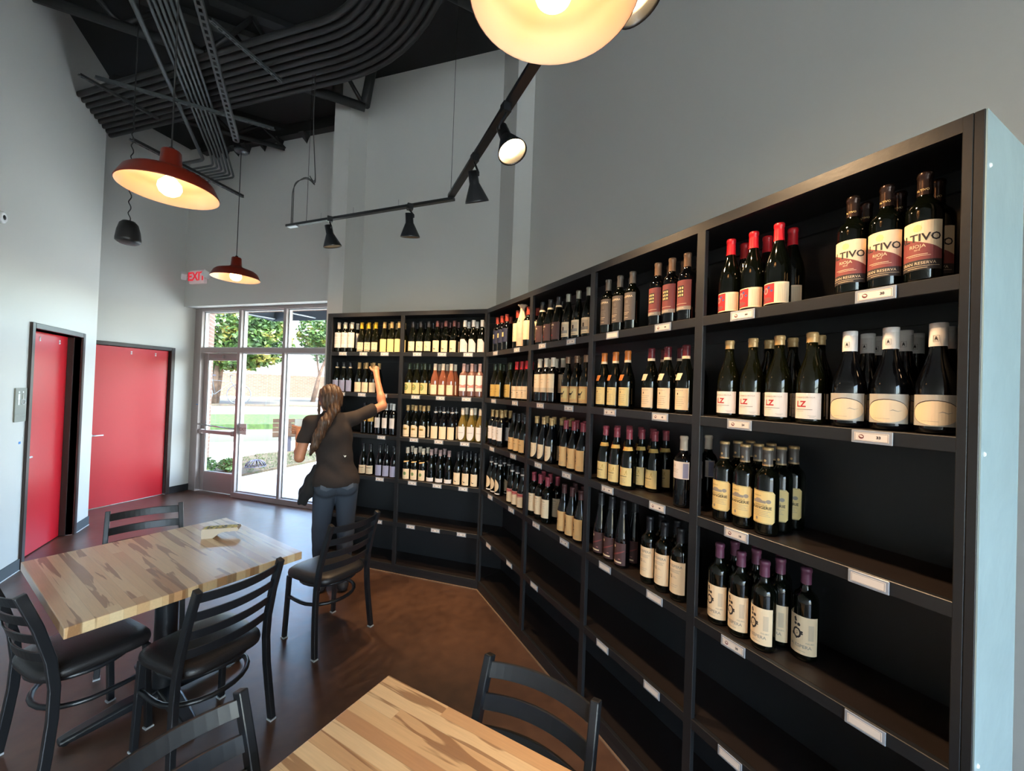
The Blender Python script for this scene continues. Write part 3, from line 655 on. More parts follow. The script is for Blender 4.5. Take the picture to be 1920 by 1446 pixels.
head((0.15, 3.84, 3.06), (0.62, 4.05, 1.2), 'black cone spotlight at the left end of the track')
head((0.83, 0.95, 3.05), (1.4, 0.55, 1.5), 'black cone spotlight further along the track above the nearest shelves')

# hanging speaker
t = thing('hanging_speaker', 'small black bell-shaped speaker hanging on a curly cord', 'speaker', (-1.335, 4.42, 2.84))
bm = NB(); lathe(bm, [(0.0, -0.001), (0.068, 0.0), (0.082, 0.010), (0.083, 0.03), (0.074, 0.10), (0.060, 0.155), (0.040, 0.178), (0.0, 0.182)], 24)
mesh_obj('housing', bm, mat('black_plastic', (0.012, 0.012, 0.012), 0.45), t)
bm = NB(); lathe(bm, [(0.0, -0.012), (0.055, -0.009), (0.070, 0.0)], 24); mesh_obj('grille', bm, mat('grey_grille', (0.05, 0.05, 0.05), 0.6), t)
bm = NB(); tube(bm, [(0.008*math.sin(k*0.9)*(1 if k < 60 else 0), 0.008*math.cos(k*0.9)*(1 if k < 60 else 0), 0.18+0.0135*k) for k in range(0, 160)] + [(0, 0, HC-2.84)], 0.004, 5); mesh_obj('cord', bm, CORD, t)

# exit sign with emergency heads on the front wall
t = thing('exit_sign', 'lit white EXIT sign with red letters and two emergency lamp heads', 'sign', (0, 0, 0))
sE = ((-1.445+1.667)*S2 - (7.532-7.753)*S2)
zE = 3.262
bm = NB(); fbox(bm, PU, sE-0.155, sE+0.155, -0.05, -0.001, zE-0.10, zE+0.10); mesh_obj('sign_box', bm, mat('sign_white_lit', (0.7, 0.62, 0.62), 0.4, emis=(1.0, 0.62, 0.6), estr=0.03), t, bevel=0.006)
place_text(t, 'lettering', 'EXIT', 0.175, PU, sE, -0.0525, zE, mat('exit_red_lit', (0.75, 0.02, 0.03), 0.4, emis=(1, 0.02, 0.05), estr=0.12), bold=0.006)
for sg in (-1, 1):
    bm = NB(); c = PU(sE+sg*0.235, -0.07, zE+0.02); box(bm, -0.05, 0.05, -0.035, 0.035, -0.05, 0.05)
    bmesh.ops.transform(bm, matrix=Matrix.Translation(c) @ Matrix.Rotation(-PI/4+0.5*sg, 4, 'Z') @ Matrix.Rotation(0.6, 4, 'Y'), verts=bm.verts[:]); mesh_obj('emergency_lamp', bm, WHITE, t, bevel=0.012, segs=3)
    bm = NB(); tube(bm, [PU(sE+sg*0.15, -0.03, zE-0.02), c], 0.012, 6); mesh_obj('lamp_arm', bm, WHITE, t)

# restroom sign and thermostat-like plate on the left wall
t = thing('restroom_sign', 'grey-brown restroom plaque with white figures left of the nearer red door', 'sign', (-2.159, 0, 0))
SG = mat('sign_grey', srgb(132, 134, 124), 0.5)
bm = NB(); box(bm, 0, 0.008, 4.93, 5.085, 1.31, 1.60); mesh_obj('plaque', bm, SG, t, bevel=0.001, segs=1)
def PS(s, d, z=0): return (0.0085-d, s, z)
bm = NB()
def disc(bm, P, s, z, r, d): 
    vs_ = [bm.verts.new(P(s+r*math.cos(k*PI/8), d, z+r*math.sin(k*PI/8))) for k in range(16)]; bm.faces.new(vs_)
for s in (4.975, ): disc(bm, PS, s, 1.565, 0.010, -0.001); fbox(bm, lambda a_, d_, z_=0: PS(a_, -d_), s-0.013, s+0.013, 0.0, 0.001, 1.50, 1.55); fbox(bm, lambda a_, d_, z_=0: PS(a_, -d_), s-0.009, s+0.009, 0.0, 0.001, 1.455, 1.50)
disc(bm, PS, 5.03, 1.565, 0.009, -0.001)
tube(bm, [(0.0095, 5.03, 1.55), (0.0095, 5.03, 1.50), (0.0095, 5.055, 1.50), (0.0095, 5.065, 1.465)], 0.004, 5)
tube(bm, [(0.0095, 5.035+0.026*math.cos(a_), 1.482+0.026*math.sin(a_)) for a_ in [2.2+k*0.35 for k in range(12)]], 0.003, 5)
mesh_obj('pictogram', bm, WHITE, t)
bm = NB(); 
for tt in text_tris('RESTROOM', 0.022):
    bm.faces.new([bm.verts.new((0.0088, 5.008+x, 1.365+y)) for x, y in tt])
mesh_obj('lettering', bm, mat('dim_lettering', srgb(170, 170, 160), 0.5), t)
bm = NB(); box(bm, -2.1595, -2.1575, 5.02, 5.045, 1.115, 1.135); tag(mesh_obj('blue_tape', bm, mat('blue_tape', srgb(60, 130, 200), 0.6)), 'small scrap of blue tape on the left wall below the restroom plaque', 'tape')
bm = NB(); fbox(bm, PG, 0.045, 0.085, -0.002, -0.0005, 1.335, 1.345); tag(mesh_obj('blue_tape', bm, mat('blue_tape', srgb(60, 130, 200), 0.6)), 'small strip of blue tape on the door frame at left', 'tape')

t = thing('wall_sensor', 'small white ring-shaped sensor on the left wall at the left edge', 'sensor', (-2.159, 4.655, 2.95))
bm = NB(); lathe(bm, [(0.0, 0.0), (0.045, 0.0), (0.045, 0.012), (0.034, 0.022), (0.030, 0.020), (0.0, 0.018)], 24, axis=(1, 0, 0)); mesh_obj('housing', bm, WHITE, t)
bm = NB(); lathe(bm, [(0.0, 0.0215), (0.018, 0.0205), (0.020, 0.019)], 20, axis=(1, 0, 0)); mesh_obj('lens', bm, BLKM, t)
# ---------------------------------------------------------------- wine shelves
LV = [2.050, 1.656, 1.262, 0.868, 0.470, 0.080]      # top surfaces of the shelves
TH, TOPZ, DEP = 0.038, 2.431, 0.280
TAN = math.tan(PI/8)
DECKM = mat('black_brown_shelf_deck', (0.013, 0.009, 0.008), 0.42, var=0.3, bscale=14)
long_shelf = thing('wine_shelf', 'long black wine shelf of four bays along the right wall', 'shelf', (0, 0, 0), 0, 'built-in wine shelves')
far_shelf = thing('wine_shelf', 'two-bay black wine shelf on the far wall behind the woman', 'shelf', (0, 0, 0), 0, 'built-in wine shelves')
def far_poly(d0, d1, s1=1.68): return [P2(-TAN*d0+0.0015, d0)[:2], P2(s1, d0)[:2], P2(s1, d1)[:2], P2(-TAN*d1+0.0015, d1)[:2]]
def long_poly(d0, d1, t0=0.341): return [P3(t0, d0)[:2], P3(3.19+TAN*d0, d0)[:2], P3(3.19+TAN*d1, d1)[:2], P3(t0, d1)[:2]]
for root, poly, P, ts in ((long_shelf, long_poly, P3, (2.424, 1.753, 1.075)), (far_shelf, far_poly, P2, (0.842,))):
    for i, z in enumerate(LV):
        bm = NB(); prism(bm, poly(0.0201, DEP), z-0.019, z); mesh_obj('shelf_board', bm, DECKM, root)
        bm = NB(); prism(bm, poly(0.0, 0.020), z-TH, z); mesh_obj('shelf_rail', bm, BLACKP, root, bevel=0.0015, segs=1)
        if i < 5:
            bm = NB(); prism(bm, poly(DEP-0.016, DEP-0.0005), z-0.075, z-0.0195); mesh_obj('back_cleat', bm, BLACKP, root)
    bm = NB(); prism(bm, poly(0.0201, DEP), TOPZ-0.019, TOPZ); prism(bm, poly(0.0, 0.020), TOPZ-TH, TOPZ); mesh_obj('top_board', bm, BLACKP, root)
    bm = NB(); prism(bm, poly(DEP-0.016, DEP-0.0005), TOPZ-0.08, TOPZ-0.0195); mesh_obj('back_cleat', bm, BLACKP, root)
    bm = NB(); prism(bm, poly(DEP, DEP+0.01), 0.0, TOPZ); mesh_obj('back_panel', bm, BLACKP, root)
    bm = NB(); prism(bm, poly(0.001, 0.020), 0.0, LV[5]-TH); mesh_obj('toe_kick', bm, BLACKP, root)
    for t_ in ts:
        bm = NB(); fbox(bm, P, t_-0.019, t_+0.019, -0.0006, 0.020, 0.0, TOPZ-TH+0.001); mesh_obj('stile', bm, BLACKP, root, bevel=0.0015, segs=1)
bm = NB(); fbox(bm, P3, 0.3405, 0.3593, -0.0006, 0.020, 0, TOPZ-0.001); fbox(bm, P3, 0.322, 0.340, -0.0006, 0.29, 0, TOPZ); mesh_obj('stile', bm, BLACKP, long_shelf, bevel=0.0015, segs=1)
ENDM = mat('pale_blue_grey_sheet', srgb(186, 214, 222), 0.26, metal=0.45, bump=0.5, bscale=5, var=0.12)
bm = NB(); fbox(bm, P3, 0.3185, 0.3215, 0.001, 0.29, 0, TOPZ-0.002); ep = mesh_obj('end_panel', bm, ENDM, long_shelf); ep['label'] = 'pale shiny end panel with creased sheet'
bm = NB()
for z in (2.30, 1.62, 0.9): lathe(bm, [(0.0, 0.003), (0.004, 0.003), (0.006, 0)], 8, loc=(1.392+0.022, 0.3184, z), axis=(0, -1, 0))
mesh_obj('screw_head', bm, WHITE, long_shelf)
bm = NB(); fbox(bm, P2, 1.6405, 1.6795, -0.0006, 0.020, 0, TOPZ-0.001); fbox(bm, P2, 1.6805, 1.699, -0.0006, DEP+0.01, 0, TOPZ); mesh_obj('stile', bm, BLACKP, far_shelf, bevel=0.0015, segs=1)
bm = NB(); prism(bm, [P3(3.172, -0.0008)[:2], P3(3.19+TAN*-0.0008, -0.0008)[:2], P3(3.19+TAN*0.02, 0.02)[:2], P3(3.172, 0.02)[:2]], 0, TOPZ-TH+0.001); mesh_obj('corner_stile', bm, BLACKP, long_shelf)
bm = NB(); prism(bm, [P2(0.018, -0.0008)[:2], P2(TAN*0.0008+0.0015, -0.0008)[:2], P2(-TAN*0.02+0.0015, 0.02)[:2], P2(0.018, 0.02)[:2]], 0, TOPZ-TH+0.001); mesh_obj('corner_stile', bm, BLACKP, far_shelf)
bm = NB(); prism(bm, long_poly(-0.012, -0.0012, 0.34), 0.0005, 0.006); structure('trim_2', bm, mat('dusty_caulk', srgb(120, 96, 76), 0.8))
bm = NB(); prism(bm, far_poly(-0.012, -0.0012, 1.69), 0.0005, 0.006); structure('trim_3', bm, mat('dusty_caulk', srgb(120, 96, 76), 0.8))

# ---------------------------------------------------------------- price tags
TAGF = mat('clear_tag_holder', srgb(150, 156, 166), 0.22, spec=0.7)
CARD = mat('tag_card', srgb(226, 214, 204), 0.6)
TINK = mat('tag_ink', (0.03, 0.025, 0.03), 0.6)
TRED = mat('tag_emblem', srgb(110, 40, 40), 0.6)
def tag_proto(num):
    t = thing('price_tag', 'x', 'price tag')
    bm = NB(); hexa(bm, [(-0.045, -0.004, -0.018), (0.045, -0.004, -0.018), (0.045, -0.0007, -0.018), (-0.045, -0.0007, -0.018), (-0.045, -0.004, 0.018), (0.045, -0.004, 0.018), (0.045, -0.0007, 0.018), (-0.045, -0.0007, 0.018)])
    mesh_obj('tag_holder', bm, TAGF, t, bevel=0.001, segs=1)
    bm = NB(); box(bm, -0.038, 0.038, -0.0048, -0.0041, -0.012, 0.012)
    def flat(poly, mi, y=-0.0052):
        try: bm.faces.new([bm.verts.new((x, y, z)) for x, z in poly]).material_index = mi
        except Exception: pass
    for a, b_, c, d in ((-0.036, 0.036, 0.0100, 0.0106), (-0.036, 0.036, -0.0106, -0.0100), (-0.036, -0.0354, -0.01, 0.01), (0.0354, 0.036, -0.01, 0.01)): flat([(a, c), (b_, c), (b_, d), (a, d)], 1)
    if num is not None:
        flat([(-0.022+0.0062*math.cos(k*PI/6), 0.0062*math.sin(k*PI/6)) for k in range(12)], 2)
        flat([(-0.022+0.0045*math.cos(k*PI/4+0.3), 0.001+0.003*math.sin(k*PI/4)) for k in range(8)], 0, -0.0055)
        if num:
            for tr in text_tris(num, 0.010, bold=0.0004): flat([(0.016+x, y) for x, y in tr], 1, -0.0053)
        else: flat([(0.012, -0.0025), (0.021, -0.0025), (0.021, 0.0025), (0.012, 0.0025)], 1, -0.0053)
    mesh_obj('card', bm, [CARD, TINK, TRED], t)
    return t
tag_cache = {}
ROWN = ['top shelf', 'second shelf', 'third shelf', 'fourth shelf', 'fifth shelf', 'bottom shelf']
def put_tag(P, t_, row, rz, label, num='', lift=0.0, dt=0.0):
    key = num
    if key not in tag_cache: tag_cache[key] = o = tag_proto(num)
    else: o = copy_tree(tag_cache[key])
    o.location = P(t_, -0.0008, LV[row]-0.020+lift); o.rotation_euler = (0, 0, rz); o['label'] = label; o['group'] = 'price tags on the shelf edges'
TL = {0.518: 'nearest bay, right', 0.895: 'nearest bay, left', 1.255: 'third bay, right', 1.578: 'third bay, left', 1.935: 'second bay, right', 2.255: 'second bay, left', 2.612: 'corner bay, right', 2.985: 'corner bay, left'}
NUMS = {(0, 0.518): '30', (1, 0.518): '33', (0, 0.895): '44', (1, 0.895): '24', (2, 0.895): '18', (3, 0.895): '20', (1, 1.255): '45', (1, 1.578): '40'}
BLANK = {(2, 0.518), (3, 0.518), (4, 1.255), (4, 1.578), (3, 1.255), (3, 1.578), (4, 0.895), (0, 1.578), (4, 2.255), (4, 2.612), (4, 2.985)}
for r in range(5):
    for t_, nm in TL.items():
        if r == 4 and t_ in (0.518, 1.935): continue
        n = None if (r, t_) in BLANK else NUMS.get((r, t_), '')
        put_tag(P3, t_, r, -PI/2, '%s price tag on the long wall %s edge, %s' % ('blank' if n is None else ('number '+n if n else 'small'), ROWN[r], nm), n)
FL = {0.165: 'right bay, right', 0.420: 'right bay, middle', 0.673: 'right bay, left', 1.022: 'left bay, right', 1.260: 'left bay, middle', 1.500: 'left bay, left'}
for r in range(5):
    for t_, nm in FL.items():
        if r in (2, 3, 4) and t_ > 1.2: continue
        put_tag(P2, t_, r, -PI/4, 'small price tag on the far wall %s edge, %s' % (ROWN[r], nm), '')

# ---------------------------------------------------------------- bottles
GLB = mat('dark_wine_glass', (0.0015, 0.0022, 0.0012), 0.05, spec=0.5)
GLG = mat('olive_wine_glass', (0.0045, 0.005, 0.0015), 0.05, spec=0.5)
GLBL = mat('blue_black_wine_glass', (0.0015, 0.0018, 0.0026), 0.05, spec=0.5)
GLR = mat('rose_wine', srgb(132, 76, 54), 0.06, spec=0.8, coat=0.5)
GLP = mat('pale_rose_wine', srgb(112, 78, 70), 0.06, spec=0.8, coat=0.5)
GLW = mat('white_wine', srgb(112, 92, 38), 0.06, spec=0.8, coat=0.5)
def caps(name, c, r=0.35, metal=0.0): return mat('capsule_'+name, c, r, metal=metal)
CP = {'cream': caps('cream', srgb(226, 206, 182)), 'white': caps('white', srgb(222, 216, 210)), 'yellow': caps('yellow', srgb(196, 150, 30)), 'tan': caps('tan', srgb(196, 158, 104), metal=0.2),
      'black': caps('black', (0.014, 0.014, 0.018)), 'red': caps('red', srgb(190, 22, 34)), 'orange red': caps('orange_red', srgb(170, 60, 44)), 'orange': caps('orange', srgb(200, 112, 44)),
      'maroon': caps('maroon', srgb(96, 26, 36)), 'bronze': caps('bronze', srgb(140, 108, 84), metal=0.4), 'dark bronze': caps('dark_bronze', srgb(62, 46, 40), 0.22, metal=0.6), 'grey': caps('grey', srgb(92, 84, 78)), 'dark green': caps('dark_green', srgb(44, 56, 34)),
      'mauve': caps('mauve', srgb(104, 58, 80)), 'dusty rose': caps('dusty_rose', srgb(150, 58, 70)), 'brown': caps('brown', srgb(86, 50, 50)), 'pink grey': caps('pink_grey', srgb(170, 140, 136)), 'silver': caps('silver', srgb(150, 150, 140), metal=0.7)}
LC = {'cream': mat('label_cream', srgb(232, 206, 170), 0.65), 'white': mat('label_white', srgb(226, 214, 206), 0.65), 'tan': mat('label_tan', srgb(222, 178, 120), 0.65), 'gold': mat('label_gold', srgb(196, 160, 84), 0.6),
      'lavender': mat('label_lavender', srgb(150, 152, 182), 0.65), 'navy': mat('label_navy', srgb(36, 40, 66), 0.6), 'brown': mat('label_brown', srgb(74, 48, 48), 0.6), 'taupe': mat('label_taupe', srgb(98, 86, 78), 0.6),
      'maroon': mat('label_maroon', srgb(132, 62, 60), 0.6), 'red': mat('label_red', srgb(176, 24, 34), 0.6), 'ink': mat('label_ink', srgb(48, 40, 40), 0.7), 'grey': mat('label_grey_print', srgb(150, 140, 130), 0.7),
      'orange': mat('label_orange', srgb(206, 120, 50), 0.6), 'green': mat('label_green', srgb(128, 150, 92), 0.65), 'yellow': mat('label_yellow', srgb(226, 198, 134), 0.6), 'pink': mat('label_pink', srgb(196, 130, 120), 0.6), 'blue': mat('label_blue', srgb(60, 70, 130), 0.6),
      'shade': mat('label_shade', srgb(206, 184, 156), 0.65), 'silver': mat('label_silver', srgb(176, 172, 164), 0.4)}
PROF = {
 'bordeaux': [(0.0, 0.003), (0.030, 0.0), (0.0365, 0.004), (0.0375, 0.012), (0.0375, 0.186), (0.0365, 0.198), (0.031, 0.211), (0.022, 0.220), (0.0160, 0.230), (0.0148, 0.245), (0.0145, 0.296)],
 'burgundy': [(0.0, 0.003), (0.032, 0.0), (0.0385, 0.004), (0.0394, 0.012), (0.0394, 0.128), (0.0380, 0.145), (0.0335, 0.168), (0.0260, 0.192), (0.0190, 0.216), (0.0155, 0.236), (0.0145, 0.292)],
 'flute': [(0.0, 0.003), (0.030, 0.0), (0.0365, 0.004), (0.0375, 0.012), (0.0375, 0.120), (0.0350, 0.150), (0.0285, 0.190), (0.0215, 0.230), (0.0160, 0.270), (0.0145, 0.325)],
 'champagne': [(0.0, 0.003), (0.036, 0.0), (0.0435, 0.005), (0.0445, 0.015), (0.0445, 0.130), (0.0425, 0.150), (0.0355, 0.180), (0.0260, 0.212), (0.0185, 0.240), (0.0155, 0.262), (0.0150, 0.298)],
 'jug': [(0.0, 0.003), (0.034, 0.0), (0.0410, 0.005), (0.0420, 0.015), (0.0420, 0.112), (0.0400, 0.132), (0.0330, 0.158), (0.0240, 0.186), (0.0185, 0.208), (0.0162, 0.226), (0.0160, 0.284)]}
BODYC = {}
def body_mesh(kind, m):
    k = (kind, m.name)
    if k not in BODYC:
        bm = NB(); pr = PROF[kind]; lathe(bm, pr + [(0.0, pr[-1][1])], 24)
        me = bpy.data.meshes.new('glass_body'); bm.normal_update(); bm.to_mesh(me); bm.free(); me.materials.append(m); BODYC[k] = me
    return BODYC[k]
def rad_at(kind, z):
    pr = PROF[kind]
    for a, b_ in zip(pr[1:], pr[2:]):
        if a[1] <= z <= b_[1]: return a[0]+(b_[0]-a[0])*(z-a[1])/max(1e-6, b_[1]-a[1])
    return pr[-1][0]
def clip_strip(poly, x0, x1):
    def cl(p, inside_, inter):
        out = []
        for i in range(len(p)):
            a, b_ = p[i-1], p[i]
            if inside_(b_):
                if not inside_(a): out.append(inter(a, b_))
                out.append(b_)
            elif inside_(a): out.append(inter(a, b_))
        return out
    f = lambda c: (lambda a, b_: (c, a[1]+(b_[1]-a[1])*(c-a[0])/(b_[0]-a[0])))
    p = cl(poly, lambda q: q[0] >= x0-1e-9, f(x0))
    return cl(p, lambda q: q[0] <= x1+1e-9, f(x1)) if p else []
def wrap(bm, r, polys, z0, step=0.006, kind=None):
    """polys: (layer, matindex, polygon in label coordinates u (arc) / v (height))"""
    for lay, mi, poly in polys:
        xs = [p[0] for p in poly]; a = math.floor(min(xs)/step)*step
        rr_ = r + 0.0004 + 0.00025*lay
        while a < max(xs):
            c = clip_strip(poly, a, a+step); a += step
            cc = []
            for p in c:
                if not cc or abs(p[0]-cc[-1][0])+abs(p[1]-cc[-1][1]) > 1e-7: cc.append(p)
            if len(cc) > 2 and abs(cc[0][0]-cc[-1][0])+abs(cc[0][1]-cc[-1][1]) < 1e-7: cc.pop()
            if len(cc) < 3: continue
            if kind:
                vv = [p[1] for p in cc]; b0 = math.floor(min(vv)/step)*step
                while b0 < max(vv):
                    sc_ = [(y, x) for x, y in clip_strip([(y, x) for x, y in cc], b0, b0+step)]; b0 += step
                    dd = []
                    for p in sc_:
                        if not dd or abs(p[0]-dd[-1][0])+abs(p[1]-dd[-1][1]) > 1e-7: dd.append(p)
                    if len(dd) > 2 and abs(dd[0][0]-dd[-1][0])+abs(dd[0][1]-dd[-1][1]) < 1e-7: dd.pop()
                    if len(dd) < 3: continue
                    try:
                        f = bm.faces.new([bm.verts.new(((rad_at(kind, z0+v)+0.0012+0.0003*lay)*math.sin(u/r), -(rad_at(kind, z0+v)+0.0012+0.0003*lay)*math.cos(u/r), z0+v)) for u, v in dd]); f.material_index = mi
                    except Exception: pass
                continue
            try:
                f = bm.faces.new([bm.verts.new((rr_*math.sin(u/r), -rr_*math.cos(u/r), z0+v)) for u, v in cc]); f.material_index = mi
                f.normal_update()
                ctr = f.calc_center_median()
                if f.normal.x*ctr.x+f.normal.y*ctr.y < 0: f.normal_flip()
            except Exception: pass
def R_(u0, v0, u1, v1): return [(u0, v0), (u1, v0), (u1, v1), (u0, v1)]
def E_(cu, cv, ru, rv, n=20, a0=0, a1=2*PI): return [(cu+ru*math.cos(a0+(a1-a0)*k/n), cv+rv*math.sin(a0+(a1-a0)*k/n)) for k in range(n + (0 if a1-a0 > 6.2 else 1))]
def lines(cu, v, n, w, gap=0.004, h=0.0009, seed=1):
    q = random.Random(seed); return [R_(cu-w/2*q.uniform(0.6, 1), v-gap*k, cu+w/2*q.uniform(0.6, 1), v-gap*k+h) for k in range(n)]
TXC = {}
def T_(body, size, cu, cv, bold=0.0):
    k = (body, size, bold)
    if k not in TXC: TXC[k] = text_tris(body, size, bold=bold)
    return [[(x+cu, y+cv) for x, y in t] for t in TXC[k]]
class Lab:
    def __init__(s, r, z0, kind=None): s.r, s.z0, s.p, s.m, s.kind = r, z0, [], [], kind
    def add(s, m, polys, lay=1):
        if LC[m] not in s.m: s.m.append(LC[m])
        if polys and not isinstance(polys[0], list): polys = [polys]
        for q in polys: s.p.append((lay, s.m.index(LC[m]), q))
        return s
    def mesh(s, name='label'):
        bm = NB(); wrap(bm, s.r, s.p, s.z0, 0.006, s.kind)
        me = bpy.data.meshes.new(name); bm.to_mesh(me); bm.free()
        for m in s.m: me.materials.append(m)
        return me
def capsule_mesh(kind, z0, m, screw=False, band=None, bead=False):
    top = PROF[kind][-1][1]; bm = NB(); r0_ = rad_at(kind, z0)+0.0007; r1 = (0.0180 if kind == 'jug' else 0.0162) if screw else 0.0153
    pr = []
    if screw: pr = [(r1, top-0.058), (r1, top-0.012), (r1-0.0006, top-0.011), (r1, top-0.010), (r1, top+0.002), (r1-0.0015, top+0.003), (0, top+0.003)]
    else:
        n = 5; pr = [(rad_at(kind, z0+(top-0.012-z0)*k/n)+0.0007, z0+(top-0.012-z0)*k/n) for k in range(n+1)]
        pr += [(0.0168, top-0.010), (0.0168, top-0.001), (0.0150, top+0.003), (0, top+0.003)]
    mats_ = [m]
    if band:
        mats_.append(band); lathe(bm, pr, 20)
        zb = (top-0.060) if screw else z0-0.001
        lathe(bm, [(rad_at(kind, zb)+0.0012, zb), (rad_at(kind, zb+0.012)+0.0013, zb+0.012)], 20, mi=1)
    else: lathe(bm, pr, 20)
    me = bpy.data.meshes.new('capsule'); bm.normal_update(); bm.to_mesh(me); bm.free()
    for q in mats_: me.materials.append(q)
    return me
def bottle_proto(kind, glass, cap, lab=None, neck=None, capz=None, screw=False, band=None, rim=False):
    t = thing('wine_bottle', 'x', 'bottle')
    def ch(name, me): o = bpy.data.objects.new(name, me); C.objects.link(o); o.parent = t; return o
    ch('glass_body', body_mesh(kind, glass))
    if cap is not None: ch('capsule', capsule_mesh(kind, capz or (PROF[kind][-1][1]-0.055), CP[cap], screw, LC[band] if band else None))
    if rim:
        bm = NB(); lathe(bm, [(0.0170, 0.2905), (0.0174, 0.2925), (0.0170, 0.2985), (0.0148, 0.2998), (0.0, 0.3000)], 20); mesh_obj('foil_rim', bm, CP['tan'], t)
    if lab is not None: ch('label', lab.mesh())
    if neck is not None: ch('neck_label', neck.mesh('neck_label'))
    return t
RB, RG, RF, RC, RJ = 0.0375, 0.0394, 0.0375, 0.0445, 0.0420
def lab_plain(r, z0, w, h, col, detail='lines', corner=0.0, seed=1):
    l = Lab(r, z0); l.add(col, R_(-w/2, 0, w/2, h), 0)
    if detail == 'lines': l.add('grey', lines(0, h*0.72, 4, w*0.6, h*0.12, 0.0011, seed))
    if detail == 'title': l.add('ink', [R_(-w*0.3, h*0.70, w*0.3, h*0.76)]); l.add('grey', lines(0, h*0.5, 3, w*0.5, h*0.12, 0.001, seed))
    return l
def arch(w, h, k, n=10): return [(-w/2, 0), (w/2, 0), (w/2, h-k)] + [(w/2*math.cos(PI*j/n), h-k+k*math.sin(PI*j/n)) for j in range(1, n)] + [(-w/2, h-k)]
def shield(w, h, k, n=12): return [(w/2, h), (-w/2, h), (-w/2, k)] + [(-w/2*math.cos(PI*j/n), k-k*math.sin(PI*j/n)) for j in range(1, n)] + [(w/2, k)]
def leafy(cu, cv, s, n=9, seed=3):
    q = random.Random(seed); out = []
    for k in range(n):
        a = q.uniform(0, 2*PI); d = q.uniform(0.1, 1)*s; out.append(E_(cu+d*math.cos(a), cv+d*math.sin(a)*1.2, s*q.uniform(0.12, 0.3), s*q.uniform(0.12, 0.3), 7))
    return out
def figure(cu, cv, h):
    return [E_(cu, cv+h*0.42, h*0.07, h*0.08, 8), [(cu-h*0.1, cv+h*0.33), (cu+h*0.1, cv+h*0.33), (cu+h*0.07, cv-h*0.02), (cu-h*0.07, cv-h*0.02)],
            [(cu-h*0.07, cv), (cu-h*0.01, cv), (cu-h*0.03, cv-h*0.5), (cu-h*0.09, cv-h*0.5)], [(cu+h*0.01, cv), (cu+h*0.07, cv), (cu+h*0.13, cv-h*0.5), (cu+h*0.07, cv-h*0.5)], [(cu+h*0.08, cv+h*0.3), (cu+h*0.2, cv+h*0.05), (cu+h*0.17, cv+h*0.03), (cu+h*0.05, cv+h*0.22)]]
